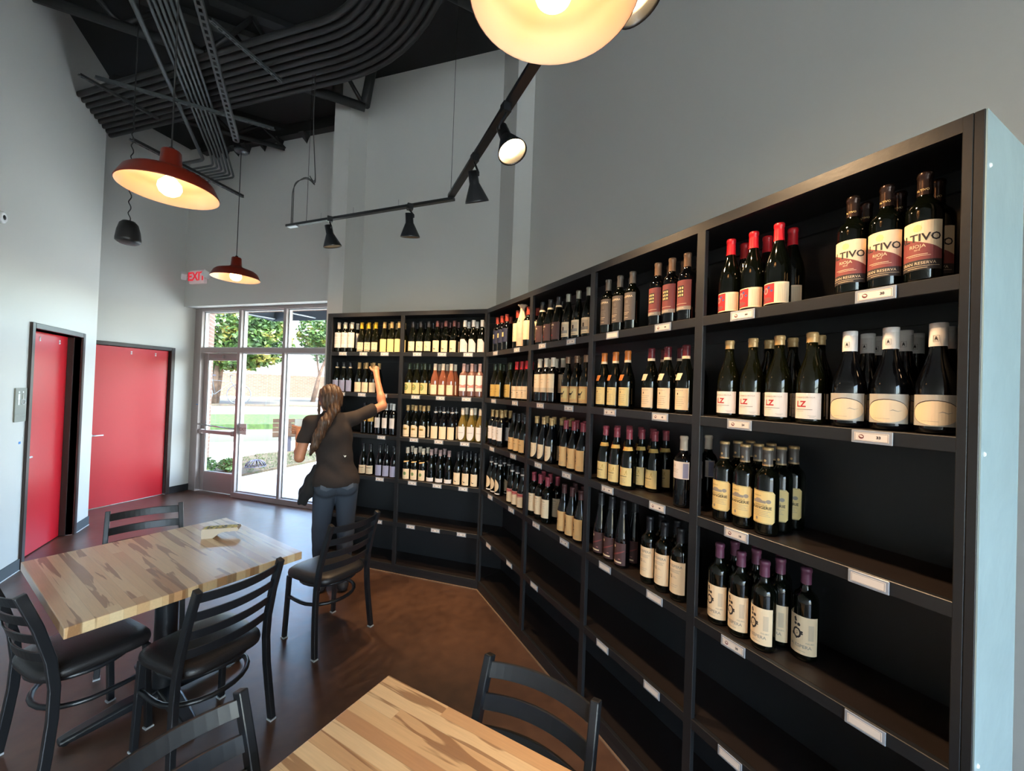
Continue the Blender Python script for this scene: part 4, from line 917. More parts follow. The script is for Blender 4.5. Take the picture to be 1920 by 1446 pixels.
def build_protos():
    D = {}
    # ---- nearest bay
    l = Lab(RG, 0.010); l.add('cream', R_(-0.055, 0, 0.055, 0.072), 0); l.add('red', R_(-0.050, 0.003, 0.008, 0.069)); l.add('blue', [E_(-0.036, 0.050, 0.006, 0.006, 9), E_(-0.010, 0.056, 0.005, 0.005, 9), E_(0.0, 0.044, 0.004, 0.004, 9)], 2); l.add('pink', [E_(-0.022, 0.046, 0.010, 0.012, 12)], 2); l.add('maroon', [E_(-0.022, 0.046, 0.006, 0.007, 12)], 3)
    l.add('maroon', [E_(-0.02, 0.016, 0.02, 0.008, 10), [(-0.048, 0.005), (-0.03, 0.03), (-0.02, 0.006)]], 2); l.add('grey', [R_(0.018+0.0035*k, 0.006, 0.0188+0.0035*k, 0.066) for k in range(9)])
    D['f11'] = ('burgundy', GLB, 'red', l, None, dict(capz=0.232), 'bright red cap and red picture label')
    l = Lab(RB, 0.032); l.add('cream', R_(-0.052, 0, 0.052, 0.128), 0)
    l.add('maroon', [(-0.052, 0.026), (0.052, 0.026), (0.052, 0.050), (0.030, 0.062), (-0.01, 0.080), (-0.052, 0.098)], 1); l.add('ink', R_(-0.052, 0.0, 0.052, 0.026), 1)
    l.add('yellow', [E_(0.0, 0.110, 0.009, 0.010, 8)]); l.add('ink', T_('ALTIVO', 0.0275, 0.0, 0.084, 0.0006), 2); l.add('cream', T_('RIOJA', 0.0125, 0.0, 0.062), 2); l.add('cream', T_('2016', 0.006, 0.0, 0.0525), 2)
    l.add('cream', [R_(-0.026, 0.040, 0.02, 0.0412), R_(-0.018, 0.036, 0.026, 0.037)], 2); l.add('cream', T_('GRAN RESERVA', 0.0105, 0.0, 0.017), 2); l.add('cream', [R_(-0.045, 0.009, 0.045, 0.0098), R_(-0.02, 0.004, 0.02, 0.005)], 2)
    n = Lab(0.0152, 0.2455); n.add('yellow', T_('ALTIVO', 0.008, 0, 0.004), 1)
    D['f12'] = ('bordeaux', GLB, 'dark bronze', l, n, dict(capz=0.236), 'ALTIVO RIOJA label')
    l = Lab(RG, 0.016); l.add('white', R_(-0.048, 0, 0.048, 0.082), 0); l.add('grey', T_('CUNA&QUIROGA', 0.0075, 0.0, 0.068), 1); l.add('red', T_('LZ', 0.026, -0.008, 0.046, 0.0008), 1); l.add('ink', R_(-0.028, 0.029, 0.024, 0.0302)); l.add('grey', [R_(-0.03, 0.024, 0.0, 0.0248)]); l.add('grey', [R_(0.012, 0.010, 0.034, 0.0108), R_(0.016, 0.006, 0.030, 0.007)])
    l.p = [q for q in l.p]; 
    D['f21'] = ('burgundy', GLG, 'tan', l, None, dict(capz=0.262), 'white label reading LZ')
    l = Lab(RJ, 0.020); l.add('silver', R_(-0.058, 0, 0.058, 0.080), 0); l.add('ink', E_(0.006, 0.034, 0.050, 0.0325, 26), 1); l.add('cream', E_(0.007, 0.033, 0.0485, 0.0312, 26), 2); l.add('grey', [[(0.012, 0.034), (0.02, 0.038), (0.03, 0.034), (0.042, 0.037), (0.03, 0.0325), (0.02, 0.036)]], 3); l.add('grey', leafy(-0.052, 0.058, 0.008, 6)); l.add('grey', [R_(-0.02, 0.012, 0.014, 0.0126)], 3)
    n = Lab(0.0182, 0.2375); n.add('grey', [R_(-0.006, 0.0, 0.006, 0.0008), R_(-0.006, 0.016, 0.006, 0.0168), R_(-0.006, 0, -0.0052, 0.016), R_(0.0052, 0, 0.006, 0.016)], 1); n.add('ink', [E_(0, 0.0125, 0.0015, 0.0015, 7), [(-0.002, 0.011), (0.002, 0.011), (0.003, 0.002), (0.0, 0.007), (-0.003, 0.002)]], 1)
    D['f22'] = ('jug', GLBL, 'white', l, n, dict(screw=True), 'white screw cap and oval label')
    l = Lab(RB, 0.040); w, h, c = 0.094, 0.112, 0.009
    l.add('yellow', [(-w/2, 0), (w/2-c, 0), (w/2, c), (w/2, h-c), (w/2-c, h), (-w/2, h)], 0); l.add('ink', [R_(w/2-0.0022, c, w/2-0.0014, h-c), R_(-w/2+0.002, 0.0018, w/2-c, 0.0026), R_(-w/2+0.002, h-0.0026, w/2-c, h-0.0018)])
    l.add('grey', [R_(-0.028, 0.070, 0.018, 0.079), [(-0.02, 0.079), (0.008, 0.079), (0.0, 0.085), (-0.012, 0.085)], E_(0.026, 0.077, 0.008, 0.007, 10)]); l.add('ink', T_('CHÂTEAU DE LA', 0.006, 0, 0.063), 1); l.add('ink', T_('GRANGERIE', 0.0135, 0.0, 0.054, 0.0003), 1); l.add('grey', lines(0, 0.042, 4, 0.07, 0.0055, 0.0010)); l.add('grey', [E_(-0.01, 0.016, 0.004, 0.006, 8)]); l.add('ink', T_('BORDEAUX', 0.005, -0.01, 0.094), 1)
    n = Lab(0.0156, 0.236, 'bordeaux'); n.add('tan', [R_(-0.049, 0.0, 0.049, 0.0018), R_(-0.049, 0.004, 0.049, 0.0052), E_(0.0, 0.018, 0.0045, 0.0045, 10)], 1)
    D['f31'] = ('bordeaux', GLB, 'grey', l, n, dict(capz=0.236, rim=True), 'pale cream chateau label and gold-rimmed cap')
    l = Lab(RB, 0.022); l.add('cream', R_(-0.050, 0, 0.050, 0.124), 0)
    l.add('ink', [[(-0.022, 0.112), (-0.016, 0.118), (-0.012, 0.104), (-0.018, 0.100)]] + leafy(-0.012, 0.072, 0.020, 16, 5), 1); l.add('ink', E_(-0.012, 0.066, 0.013, 0.018, 12), 1); l.add('cream', E_(-0.012, 0.066, 0.008, 0.012, 12), 2); l.add('ink', leafy(-0.012, 0.064, 0.006, 5, 8), 3); l.add('cream', [E_(-0.008, 0.086, 0.004, 0.004, 8)], 3)
    l.add('grey', T_('MALBEC', 0.007, 0.026, 0.04)); l.add('shade', R_(0.020, 0.05, 0.036, 0.10)); l.add('grey', T_('LA ESPERA', 0.0145, -0.004, 0.026, 0.0002), 1); l.add('grey', R_(-0.014, 0.010, 0.012, 0.0112))
    D['f41'] = ('bordeaux', GLB, 'mauve', l, None, dict(capz=0.246), 'mauve cap and LA ESPERA crest label')
    # ---- third bay of the long wall
    l = Lab(RB, 0.050); l.add('taupe', R_(-0.046, 0, 0.046, 0.138), 0); l.add('cream', T_('LA ESPERA', 0.0135, 0.0, 0.118, 0.0002)); l.add('grey', T_('12', 0.016, 0.0, 0.092)); l.add('grey', lines(0, 0.072, 4, 0.04, 0.007, 0.0012)); l.add('cream', [R_(-0.02, 0.038, 0.016, 0.0395), R_(-0.016, 0.030, 0.01, 0.0312), R_(-0.012, 0.012, 0.012, 0.0135)])
    D['e11'] = ('bordeaux', GLB, 'grey', l, None, dict(capz=0.238), 'brown-grey LA ESPERA label')
    l = Lab(RB, 0.048); l.add('maroon', R_(-0.046, 0, 0.046, 0.128), 0); l.add('ink', R_(-0.016, 0.056, 0.016, 0.104), 1); l.add('yellow', [R_(-0.0135+0.0105*i, 0.0595+0.015*j, -0.0070+0.0105*i, 0.0685+0.015*j) for i in range(3) for j in range(3)], 2); l.add('grey', R_(-0.046, 0.0, 0.046, 0.016), 1); l.add('cream', T_('RESERVA', 0.009, 0, 0.008), 2); l.add('cream', [R_(-0.03, 0.026, 0.028, 0.0275)])
    D['e12'] = ('bordeaux', GLBL, 'bronze', l, None, dict(capz=0.238), 'red-brown label with a yellow dot grid')
    def barolo(cap): 
        l = Lab(RG, 0.016); l.add('yellow' if cap == 'orange' else 'cream', R_(-0.040, 0, 0.040, 0.092), 0); l.add('grey', T_('VAGLINO', 0.009, 0, 0.082)); l.add('ink', E_(-0.006, 0.068, 0.003, 0.005, 8)); l.add('grey', lines(0, 0.054, 5, 0.05, 0.009, 0.0012))
        n = Lab(0.034, 0.150, 'burgundy'); 
        n.add('orange' if cap == 'orange' else 'cream', [(-0.026, -0.008), (0.004, -0.008), (0.012, 0.022), (-0.016, 0.022)], 6)
        return ('burgundy', GLB, cap, l, n, dict(capz=0.236, band='cream'))
    D['e21'] = barolo('orange') + ('orange cap and yellow label',)
    D['e22'] = barolo('maroon') + ('dark red cap with cream band',)
    l = Lab(RG, 0.018); l.add('yellow', R_(-0.046, 0, 0.046, 0.088), 0); l.add('red', E_(-0.026, 0.068, 0.007, 0.008, 12)); l.add('ink', [R_(-0.02, 0.044, 0.022, 0.0465)]); l.add('gold', leafy(0.02, 0.065, 0.012, 7)); l.add('grey', lines(-0.006, 0.032, 4, 0.05, 0.006, 0.0012))
    n = Lab(0.0225, 0.190, 'burgundy'); n.add('gold', [(-0.034, 0.004), (-0.016, -0.004), (0.034, 0.000), (0.034, 0.018), (-0.016, 0.016), (-0.034, 0.020)], 2); n.add('red', E_(-0.018, 0.008, 0.008, 0.009, 12), 5)
    D['e31'] = ('burgundy', GLB, 'dusty rose', l, n, dict(capz=0.244), 'gold neck sash and red seal')
    l = Lab(RB, 0.120); l.add('white', R_(-0.052, 0, 0.052, 0.072), 0); l.add('grey', T_('R', 0.014, -0.01, 0.052)); l.add('grey', lines(-0.01, 0.038, 3, 0.04, 0.006, 0.001)); l.add('lavender', R_(0.026, 0.004, 0.048, 0.066))
    D['e32'] = ('bordeaux', GLBL, 'cream', l, None, dict(capz=0.238), 'cream cap and wide pale label')
    l = Lab(RF, 0.014); l.add('brown', R_(-0.046, 0, 0.046, 0.108), 0); l.add('cream', E_(-0.014, 0.088, 0.0065, 0.0065, 12)); l.add('maroon', [[(-0.04, 0.03), (0.04, 0.07), (0.04, 0.075), (-0.04, 0.04)]]); l.add('cream', [R_(-0.028, 0.010, 0.026, 0.017)]); l.add('pink', [R_(0.01, 0.028, 0.02, 0.031)])
    D['e41'] = ('flute', GLBL, 'black', l, None, dict(capz=0.262), 'tall slender shape and brown label')
    l = Lab(RB, 0.030); l.add('cream', R_(-0.048, 0, 0.048, 0.134), 0); l.add('grey', T_('LA ESPERA', 0.0150, 0.0, 0.114, 0.0002)); l.add('grey', lines(0, 0.098, 3, 0.06, 0.005, 0.0014)); l.add('ink', T_('12', 0.017, -0.014, 0.070, 0.0002)); l.add('grey', [R_(-0.002, 0.066, 0.014, 0.0672), R_(-0.002, 0.071, 0.010, 0.0722)]); l.add('grey', lines(0, 0.036, 2, 0.04, 0.008, 0.001))
    D['e42'] = ('bordeaux', GLB, 'black', l, None, dict(capz=0.238), 'cream label reading LA ESPERA 12')
    # ---- second bay
    l = Lab(RC, 0.018); l.add('brown', R_(-0.05, 0, 0.05, 0.112), 0); l.add('cream', T_('HYPE', 0.0145, -0.008, 0.094, 0.0006)); l.add('cream', [R_(-0.02, 0.078, 0.0, 0.080), R_(-0.02, 0.070, -0.006, 0.072)]); l.add('red', E_(-0.008, 0.028, 0.005, 0.006, 8))
    D['d11'] = ('champagne', GLB, 'black', l, None, dict(capz=0.232, band='cream'), 'white neck ring and dark brown label')
    l = Lab(RG, 0.022); l.add('cream', R_(-0.042, 0, 0.042, 0.092), 0); l.add('shade', R_(-0.034, 0.022, 0.034, 0.078), 1); l.add('grey', R_(-0.034, 0.022, 0.034, 0.040), 2); l.add('ink', [R_(-0.03, 0.04, -0.018, 0.055), R_(0.0, 0.04, 0.01, 0.062)], 3); l.add('grey', [R_(-0.026, 0.009, 0.026, 0.012)])
    D['d12'] = ('burgundy', GLB, 'silver', l, None, dict(capz=0.244), 'silvery cap and cream picture label')
    l = Lab(RB, 0.072); l.add('shade', R_(-0.046, -0.004, 0.046, 0.026), 0); l.add('cream', R_(-0.046, 0.026, 0.046, 0.118), 0); l.add('grey', [R_(-0.014, 0.082, 0.014, 0.084), R_(-0.008, 0.06, 0.008, 0.062)])
    D['d21'] = ('bordeaux', GLBL, 'cream', l, None, dict(capz=0.238), 'white cap and tall plain cream label')
    l = Lab(RG, 0.014); l.add('tan', R_(-0.048, 0, 0.048, 0.096), 0); l.add('yellow', R_(-0.038, 0.022, 0.038, 0.084), 1); l.add('ink', [R_(-0.02, 0.044, 0.008, 0.056), R_(-0.019, 0.028, -0.015, 0.046), R_(-0.006, 0.028, -0.002, 0.046), R_(0.003, 0.028, 0.007, 0.046), [(0.006, 0.05), (0.016, 0.068), (0.02, 0.066), (0.012, 0.05)]], 2); l.add('grey', R_(-0.02, 0.008, 0.02, 0.010))
    D['d22'] = ('burgundy', GLB, 'bronze', l, None, dict(capz=0.252), 'tan label showing an animal')
    l = Lab(RG, 0.014); l.add('cream', shield(0.078, 0.098, 0.05), 0); l.add('grey', T_('Rhone', 0.010, 0, 0.06)); l.add('grey', lines(0, 0.045, 2, 0.04, 0.008, 0.001))
    D['d31'] = ('burgundy', GLBL, 'tan', l, None, dict(capz=0.246), 'cream cap and round-bottomed cream label')
    def figlab(cap, col):
        l = Lab(RG, 0.016); l.add(col, R_(-0.046, 0, 0.046, 0.118), 0); l.add('ink', figure(-0.016, 0.066, 0.062)); l.add('ink', [(-0.030, 0.05), (-0.006, 0.056), (-0.004, 0.052), (-0.03, 0.046)]); l.add('grey', lines(0.014, 0.024, 3, 0.03, 0.006, 0.001)); return ('burgundy', GLBL, cap, l, None, dict(capz=0.240))
    D['d32'] = figlab('dusty rose', 'tan') + ('rose cap and tan label with a figure',)
    l = Lab(RB, 0.036); l.add('cream', R_(-0.048, 0, 0.048, 0.120), 0); l.add('ink', T_('BELLUNO', 0.010, 0, 0.104)); l.add('grey', lines(0, 0.086, 3, 0.06, 0.012, 0.0012)); l.add('ink', T_('Rosso', 0.007, -0.018, 0.014))
    D['d41'] = ('bordeaux', GLB, 'dusty rose', l, None, dict(capz=0.238), 'rose-red cap and tall cream label')
    D['d42'] = figlab('brown', 'tan') + ('brown cap and tan label with a figure',)
    # ---- corner bay
    l = Lab(RB, 0.070); l.add('navy', R_(-0.046, 0, 0.046, 0.110), 0); l.add('yellow', R_(-0.012, 0.042, 0.012, 0.078), 1); l.add('ink', [R_(-0.012, 0.06, 0.012, 0.061), R_(-0.0005, 0.042, 0.0005, 0.078)], 2)
    D['c11'] = ('bordeaux', GLBL, 'orange red', l, None, dict(capz=0.240), 'red cap and navy label')
    l = Lab(RB, 0.054); l.add('cream', R_(-0.05, 0, 0.05, 0.140), 0); l.add('grey', lines(0, 0.10, 3, 0.04, 0.03, 0.001))
    D['c12'] = ('bordeaux', GLB, 'orange red', l, None, dict(capz=0.240), 'red cap and very tall cream label')
    l = Lab(RG, 0.018); l.add('gold', R_(-0.044, 0, 0.044, 0.100), 0); l.add('ink', [R_(-0.02, 0.06, 0.02, 0.062), R_(-0.015, 0.04, 0.015, 0.042)])
    D['c21'] = ('burgundy', GLG, 'dark green', l, None, dict(capz=0.238), 'dark cap and olive-gold label')
    l = Lab(RG, 0.014); l.add('cream', R_(-0.052, 0, 0.052, 0.092), 0); l.add('ink', T_('CHATEAU MONTELENA', 0.0075, 0, 0.060)); l.add('ink', [R_(-0.012, 0.042, 0.008, 0.046), R_(-0.01, 0.018, 0.01, 0.019)]); l.add('grey', T_('CHARDONNAY', 0.006, 0, 0.03))
    D['c22'] = ('burgundy', GLB, 'red', l, None, dict(capz=0.234), 'bright red cap and wide cream label')
    l = Lab(RB, 0.052); l.add('white', R_(-0.046, 0, 0.046, 0.108), 0); l.add('ink', T_('Saint', 0.014, -0.004, 0.082)); l.add('ink', T_('Quito', 0.014, -0.004, 0.062)); l.add('ink', [R_(-0.002, 0.022, 0.002, 0.028)])
    D['c31'] = ('bordeaux', GLBL, 'tan', l, None, dict(capz=0.238), 'tan cap and white script label')
    l = Lab(RG, 0.016); l.add('tan', R_(-0.044, 0, 0.044, 0.092), 0); l.add('ink', [E_(0, 0.076, 0.003, 0.006, 8), R_(-0.02, 0.052, 0.02, 0.0545)]); l.add('grey', lines(0, 0.042, 3, 0.05, 0.008, 0.001))
    D['c32'] = ('burgundy', GLB, 'black', l, None, dict(capz=0.238), 'dark cap and tan label with black emblem')
    l = Lab(RG, 0.030); l.add('cream', E_(-0.006, 0.050, 0.044, 0.050, 24), 0); l.add('white', R_(-0.046, -0.018, 0.046, -0.008), 0); l.add('grey', lines(-0.008, 0.06, 3, 0.04, 0.010, 0.001))
    D['c41'] = ('burgundy', GLB, 'black', l, None, dict(capz=0.240, band='white'), 'white neck ring and oval cream label')
    l = Lab(RG, 0.012); l.add('cream', R_(-0.044, 0, 0.044, 0.100), 0); l.add('pink', [(-0.044, 0.062), (0.044, 0.078), (0.044, 0.100), (-0.044, 0.100)], 1); l.add('red', R_(-0.044, 0.084, 0.044, 0.090), 2); l.add('grey', lines(0, 0.046, 3, 0.05, 0.010, 0.001))
    D['c42'] = ('burgundy', GLB, 'black', l, None, dict(capz=0.238, band='white'), 'white neck ring and pink-topped label')
    # ---- far wall, right bay (b) and left bay (a)
    l = Lab(RG, 0.014); l.add('cream', R_(-0.040, 0, 0.040, 0.088), 0); l.add('ink', leafy(0.0, 0.040, 0.011, 7, 2))
    D['b11'] = ('burgundy', GLB, 'black', l, None, dict(capz=0.236), 'black cap and small-dotted cream label')
    def cresc(cap):
        l = Lab(RG, 0.006); l.add('cream', R_(-0.036, 0, 0.036, 0.104), 0); l.add('ink', [E_(-0.006, 0.034, 0.012, 0.012, 14)]); l.add('cream', [E_(-0.003, 0.041, 0.013, 0.012, 14)], 2); l.add('grey', lines(0, 0.088, 2, 0.03, 0.012, 0.001)); return ('burgundy', GLB, cap, l, None, dict(capz=0.240))
    D['b12'] = cresc('brown') + ('brown cap and crescent-mark label',)
    l = Lab(RG, 0.006); l.add('white', [(-0.042, 0), (0.042, 0), (0.042, 0.075), (0.012, 0.116), (-0.028, 0.116), (-0.042, 0.106)], 0); l.add('ink', leafy(-0.012, 0.092, 0.005, 5)); l.add('grey', lines(0, 0.06, 3, 0.05, 0.012, 0.001))
    D['b13'] = ('burgundy', GLB, 'white', l, None, dict(screw=True), 'white cap and slant-topped white label')
    l = Lab(RG, 0.010); l.add('yellow', R_(-0.046, 0, 0.046, 0.102), 0); l.add('green', E_(-0.014, 0.060, 0.026, 0.030, 18)); l.add('gold', E_(-0.014, 0.060, 0.016, 0.02, 14), 2); l.add('green', E_(-0.014, 0.056, 0.012, 0.008, 10), 3)
    D['b21'] = ('burgundy', GLG, 'dark green', l, None, dict(capz=0.238), 'dark green cap and round green emblem')
    l = Lab(RG, 0.012); l.add('cream', R_(-0.034, 0, 0.034, 0.088), 0); l.add('cream', R_(-0.032, 0.002, 0.032, 0.086), 1); l.add('grey', [R_(-0.012, 0.066, 0.012, 0.068)], 2)
    D['b22'] = ('burgundy', GLR, 'cream', l, None, dict(screw=True), 'orange-pink wine and cream label')
    l = Lab(RB, 0.052); l.add('white', R_(-0.036, 0, 0.036, 0.140), 0); l.add('pink', [(-0.036, 0.03), (0.036, 0.062), (0.036, 0.03)], 1); l.add('pink', [(-0.036, 0.062), (0.036, 0.046), (-0.036, 0.044)], 1)
    D['b23'] = ('bordeaux', GLP, 'pink grey', l, None, dict(capz=0.230), 'pale pink wine and tall white label')
    l = Lab(RG, 0.004); l.add('cream', arch(0.078, 0.110, 0.022), 0); l.add('gold', R_(-0.022, 0.062, 0.020, 0.082)); l.add('ink', [R_(-0.018, 0.066, 0.014, 0.072), R_(-0.039, 0.018, 0.039, 0.0195)], 2)
    D['b31'] = ('burgundy', GLB, 'tan', l, None, dict(capz=0.244), 'gold cap and scallop-topped cream label')
    D['b32'] = ('burgundy', GLBL, 'black', lab_plain(RG, 0.004, 0.078, 0.112, 'cream', None), None, dict(capz=0.240, band='white'), 'black cap and blank cream label')
    l = Lab(RG, 0.010); l.add('white', shield(0.080, 0.120, 0.065), 0); l.add('grey', [R_(-0.026, 0.064, 0.026, 0.067)])
    D['b33'] = ('burgundy', GLW, 'cream', l, None, dict(screw=True), 'golden white wine and shield label')
    l = Lab(RG, 0.004); l.add('cream', R_(-0.038, 0, 0.038, 0.094), 0); l.add('green', E_(-0.004, 0.052, 0.015, 0.016, 12)); l.add('ink', leafy(-0.004, 0.05, 0.012, 6), 2); l.add('grey', lines(0, 0.022, 2, 0.05, 0.01, 0.001))
    n = Lab(0.032, 0.156, 'burgundy'); n.add('tan', [(-0.022, 0.0), (0.026, 0.010), (0.030, 0.018), (-0.02, 0.014)], 4)
    D['b41'] = ('burgundy', GLB, 'cream', l, n, dict(capz=0.240), 'cream cap and label with green emblem')
    D['b42'] = ('burgundy', GLB, 'pink grey', lab_plain(RG, 0.006, 0.088, 0.034, 'white', None), None, dict(capz=0.240), 'pale cap and low narrow white label')
    D['b43'] = cresc('black') + ('black cap and small red crescent label',)
    l = Lab(RB, 0.044); l.add('white', R_(-0.048, 0, 0.048, 0.150), 0); l.add('grey', [R_(-0.044, 0.088, 0.044, 0.0895), R_(-0.03, 0.12, 0.03, 0.122)]); l.add('grey', lines(0, 0.13, 3, 0.04, 0.012, 0.002)); l.add('grey', lines(0, 0.07, 4, 0.06, 0.010, 0.0022, 4))
    D['a11'] = ('bordeaux', GLB, 'cream', l, None, dict(capz=0.236), 'cream cap and large white printed label')
    l = Lab(RG, 0.020); l.add('cream', R_(-0.040, 0, 0.040, 0.076), 0); l.add('orange', [R_(-0.03, 0.054, 0.024, 0.0555), R_(-0.018, 0.034, 0.02, 0.0355)]); l.add('ink', E_(0.016, 0.05, 0.003, 0.003, 6)); l.add('cream', R_(-0.036, -0.012, 0.036, -0.006))
    D['a12'] = ('burgundy', GLG, 'yellow', l, None, dict(capz=0.232), 'yellow cap and low cream label')
    D['a13'] = ('burgundy', GLG, 'tan', lab_plain(RG, 0.004, 0.084, 0.122, 'yellow', None), None, dict(screw=True), 'gold cap and blank cream label')
    D['a21'] = ('burgundy', GLB, 'black', lab_plain(RG, 0.006, 0.080, 0.110, 'lavender', None), None, dict(capz=0.238, band='cream'), 'dark cap and lavender label')
    D['a22'] = ('burgundy', GLB, 'tan', lab_plain(RG, 0.006, 0.086, 0.094, 'cream', 'lines'), None, dict(screw=True), 'gold cap and wide cream label')
    D['a31'] = ('bordeaux', GLB, 'black', lab_plain(RB, 0.120, 0.08, 0.07, 'gold', None), None, dict(capz=0.238), 'yellow-gold high label')
    D['a32'] = ('bordeaux', GLBL, 'white', lab_plain(RB, 0.066, 0.060, 0.096, 'white', 'lines'), None, dict(capz=0.236), 'white cap and small white label')
    D['a41'] = ('burgundy', GLB, 'black', lab_plain(RG, 0.010, 0.090, 0.080, 'cream', 'title'), None, dict(capz=0.238), 'dark cap and cream label')
    D['a42'] = ('burgundy', GLBL, 'black', lab_plain(RG, 0.006, 0.076, 0.100, 'lavender', None), None, dict(capz=0.240), 'dark cap and pale lavender label')
    return D
# code: (row, front positions, extra rows: list of (depth row index, positions))
SP = 0.080
BOT = {
 'a11': (0, [1.611, 1.533, 1.452], {1: [1.575, 1.49, 1.395]}), 'a12': (0, [1.338, 1.256, 1.174], {1: [1.30, 1.215]}), 'a13': (0, [1.077, 0.996, 0.915], {1: [1.11, 1.03, 0.95]}),
 'b11': (0, [0.766, 0.683, 0.599], {1: [0.80, 0.72, 0.64]}), 'b12': (0, [0.509, 0.423, 0.337], {1: [0.54, 0.455, 0.37]}), 'b13': (0, [0.233, 0.150, 0.066], {1: [0.20, 0.11, 0.025]}),
 'a21': (1, [1.615, 1.535, 1.455], {}), 'a22': (1, [1.350, 1.267, 1.183], {1: [1.295, 1.215, 1.125]}),
 'b21': (1, [0.787, 0.705, 0.622], {1: [0.75, 0.665, 0.58]}), 'b22': (1, [0.516, 0.435, 0.354], {1: [0.475, 0.39, 0.305]}), 'b23': (1, [0.228, 0.150, 0.072], {1: [0.18, 0.10]}),
 'a31': (2, [1.265, 1.184], {}), 'a32': (2, [1.103, 1.022, 0.940], {1: [1.065, 0.985]}),
 'b31': (2, [0.787, 0.703, 0.618], {1: [0.75, 0.665, 0.575, 0.53]}), 'b32': (2, [0.494, 0.411, 0.328], {1: [0.45, 0.365, 0.285]}), 'b33': (2, [0.223, 0.138, 0.052], {1: [0.185, 0.10, 0.015]}),
 'a41': (3, [1.262, 1.179], {}), 'a42': (3, [1.073, 0.994, 0.914], {1: [1.03]}),
 'b41': (3, [0.772, 0.689, 0.606], {1: [0.735, 0.655, 0.575]}), 'b42': (3, [0.522, 0.432, 0.342], {1: [0.475, 0.295]}), 'b43': (3, [0.250, 0.167, 0.084], {1: [0.21, 0.125, 0.035]}),
 'c11': (0, [3.093, 3.006, 2.918], {1: [3.03, 2.93]}), 'c12': (0, [2.728, 2.563], {1: [2.70, 2.54]}),
 'd11': (0, [2.380, 2.278, 2.178], {1: [2.33, 2.23]}), 'd12': (0, [2.064, 1.961, 1.862], {}),
 'c21': (1, [3.110, 3.015], {0: [2.833], 1: [3.06, 2.96, 2.87]}), 'c22': (1, [2.717, 2.636, 2.556], {1: [2.68, 2.6]}), 'd21': (1, [2.378, 2.294, 2.211], {1: [2.36, 2.27, 2.10, 2.19]}), 'd22': (1, [2.046, 1.956, 1.866], {1: [2.01, 1.92]}),
 'c31': (2, [3.125, 3.040, 2.951], {1: [3.07, 2.98, 2.895]}), 'c32': (2, [2.740, 2.656, 2.572], {1: [2.70, 2.615]}), 'd31': (2, [2.394, 2.302, 2.208], {1: [2.36, 2.26, 2.17]}), 'd32': (2, [2.045, 1.961, 1.876], {1: [2.0, 1.915]}),
 'c41': (3, [3.120, 3.035, 2.950], {1: [3.07, 2.98, 2.80, 2.89]}), 'c42': (3, [2.735, 2.651, 2.567], {}), 'd41': (3, [2.405, 2.318, 2.230], {1: [2.35, 2.26, 2.165]}), 'd42': (3, [2.040, 1.957, 1.874], {1: [1.995, 1.91]}),
 'e11': (0, [1.693, 1.602, 1.511], {1: [1.45, 1.53]}), 'e12': (0, [1.349, 1.268, 1.187], {1: [1.32, 1.24, 1.16]}), 'e21': (1, [1.708, 1.619, 1.530], {}), 'e22': (1, [1.374, 1.278, 1.180], {1: [1.40, 1.31, 1.215]}),
 'e31': (2, [1.677, 1.590, 1.502], {1: [1.62, 1.535, 1.45, 1.365]}), 'e32': (2, [1.177], {1: [1.20, 1.12], 2: [1.16, 1.08]}), 'e41': (3, [1.692, 1.609, 1.525], {1: [1.575, 1.485, 1.40]}), 'e42': (3, [1.350, 1.265, 1.180], {1: [1.32, 1.24, 1.155, 1.075]}),
 'f11': (0, [0.989, 0.901, 0.812], {1: [0.955, 0.868, 0.780]}), 'f12': (0, [0.599, 0.520, 0.441], {1: [0.575, 0.496, 0.412]}),
 'f21': (1, [0.983, 0.892, 0.800], {0: [0.700], 1: [0.93, 0.84, 0.74]}), 'f22': (1, [0.600, 0.505, 0.410], {1: [0.580, 0.482, 0.388]}),
 'f31': (2, [0.990, 0.909, 0.828], {1: [0.966, 0.885, 0.804], 2: [0.944, 0.863, 0.782]}), 'f41': (3, [0.998, 0.913, 0.828], {1: [0.972, 0.885, 0.796, 0.710]})}
BAYN = {'a': 'far left bay', 'b': 'far right bay', 'c': 'corner bay', 'd': 'second bay', 'e': 'third bay', 'f': 'nearest bay'}
ROWB = ['top shelf', 'second shelf', 'third shelf', 'fourth shelf']
POSN = {1: [''], 2: ['left', 'right'], 3: ['left', 'middle', 'right'], 4: ['leftmost', 'second', 'third', 'rightmost']}
PROTO = build_protos(); rj = random.Random(21)
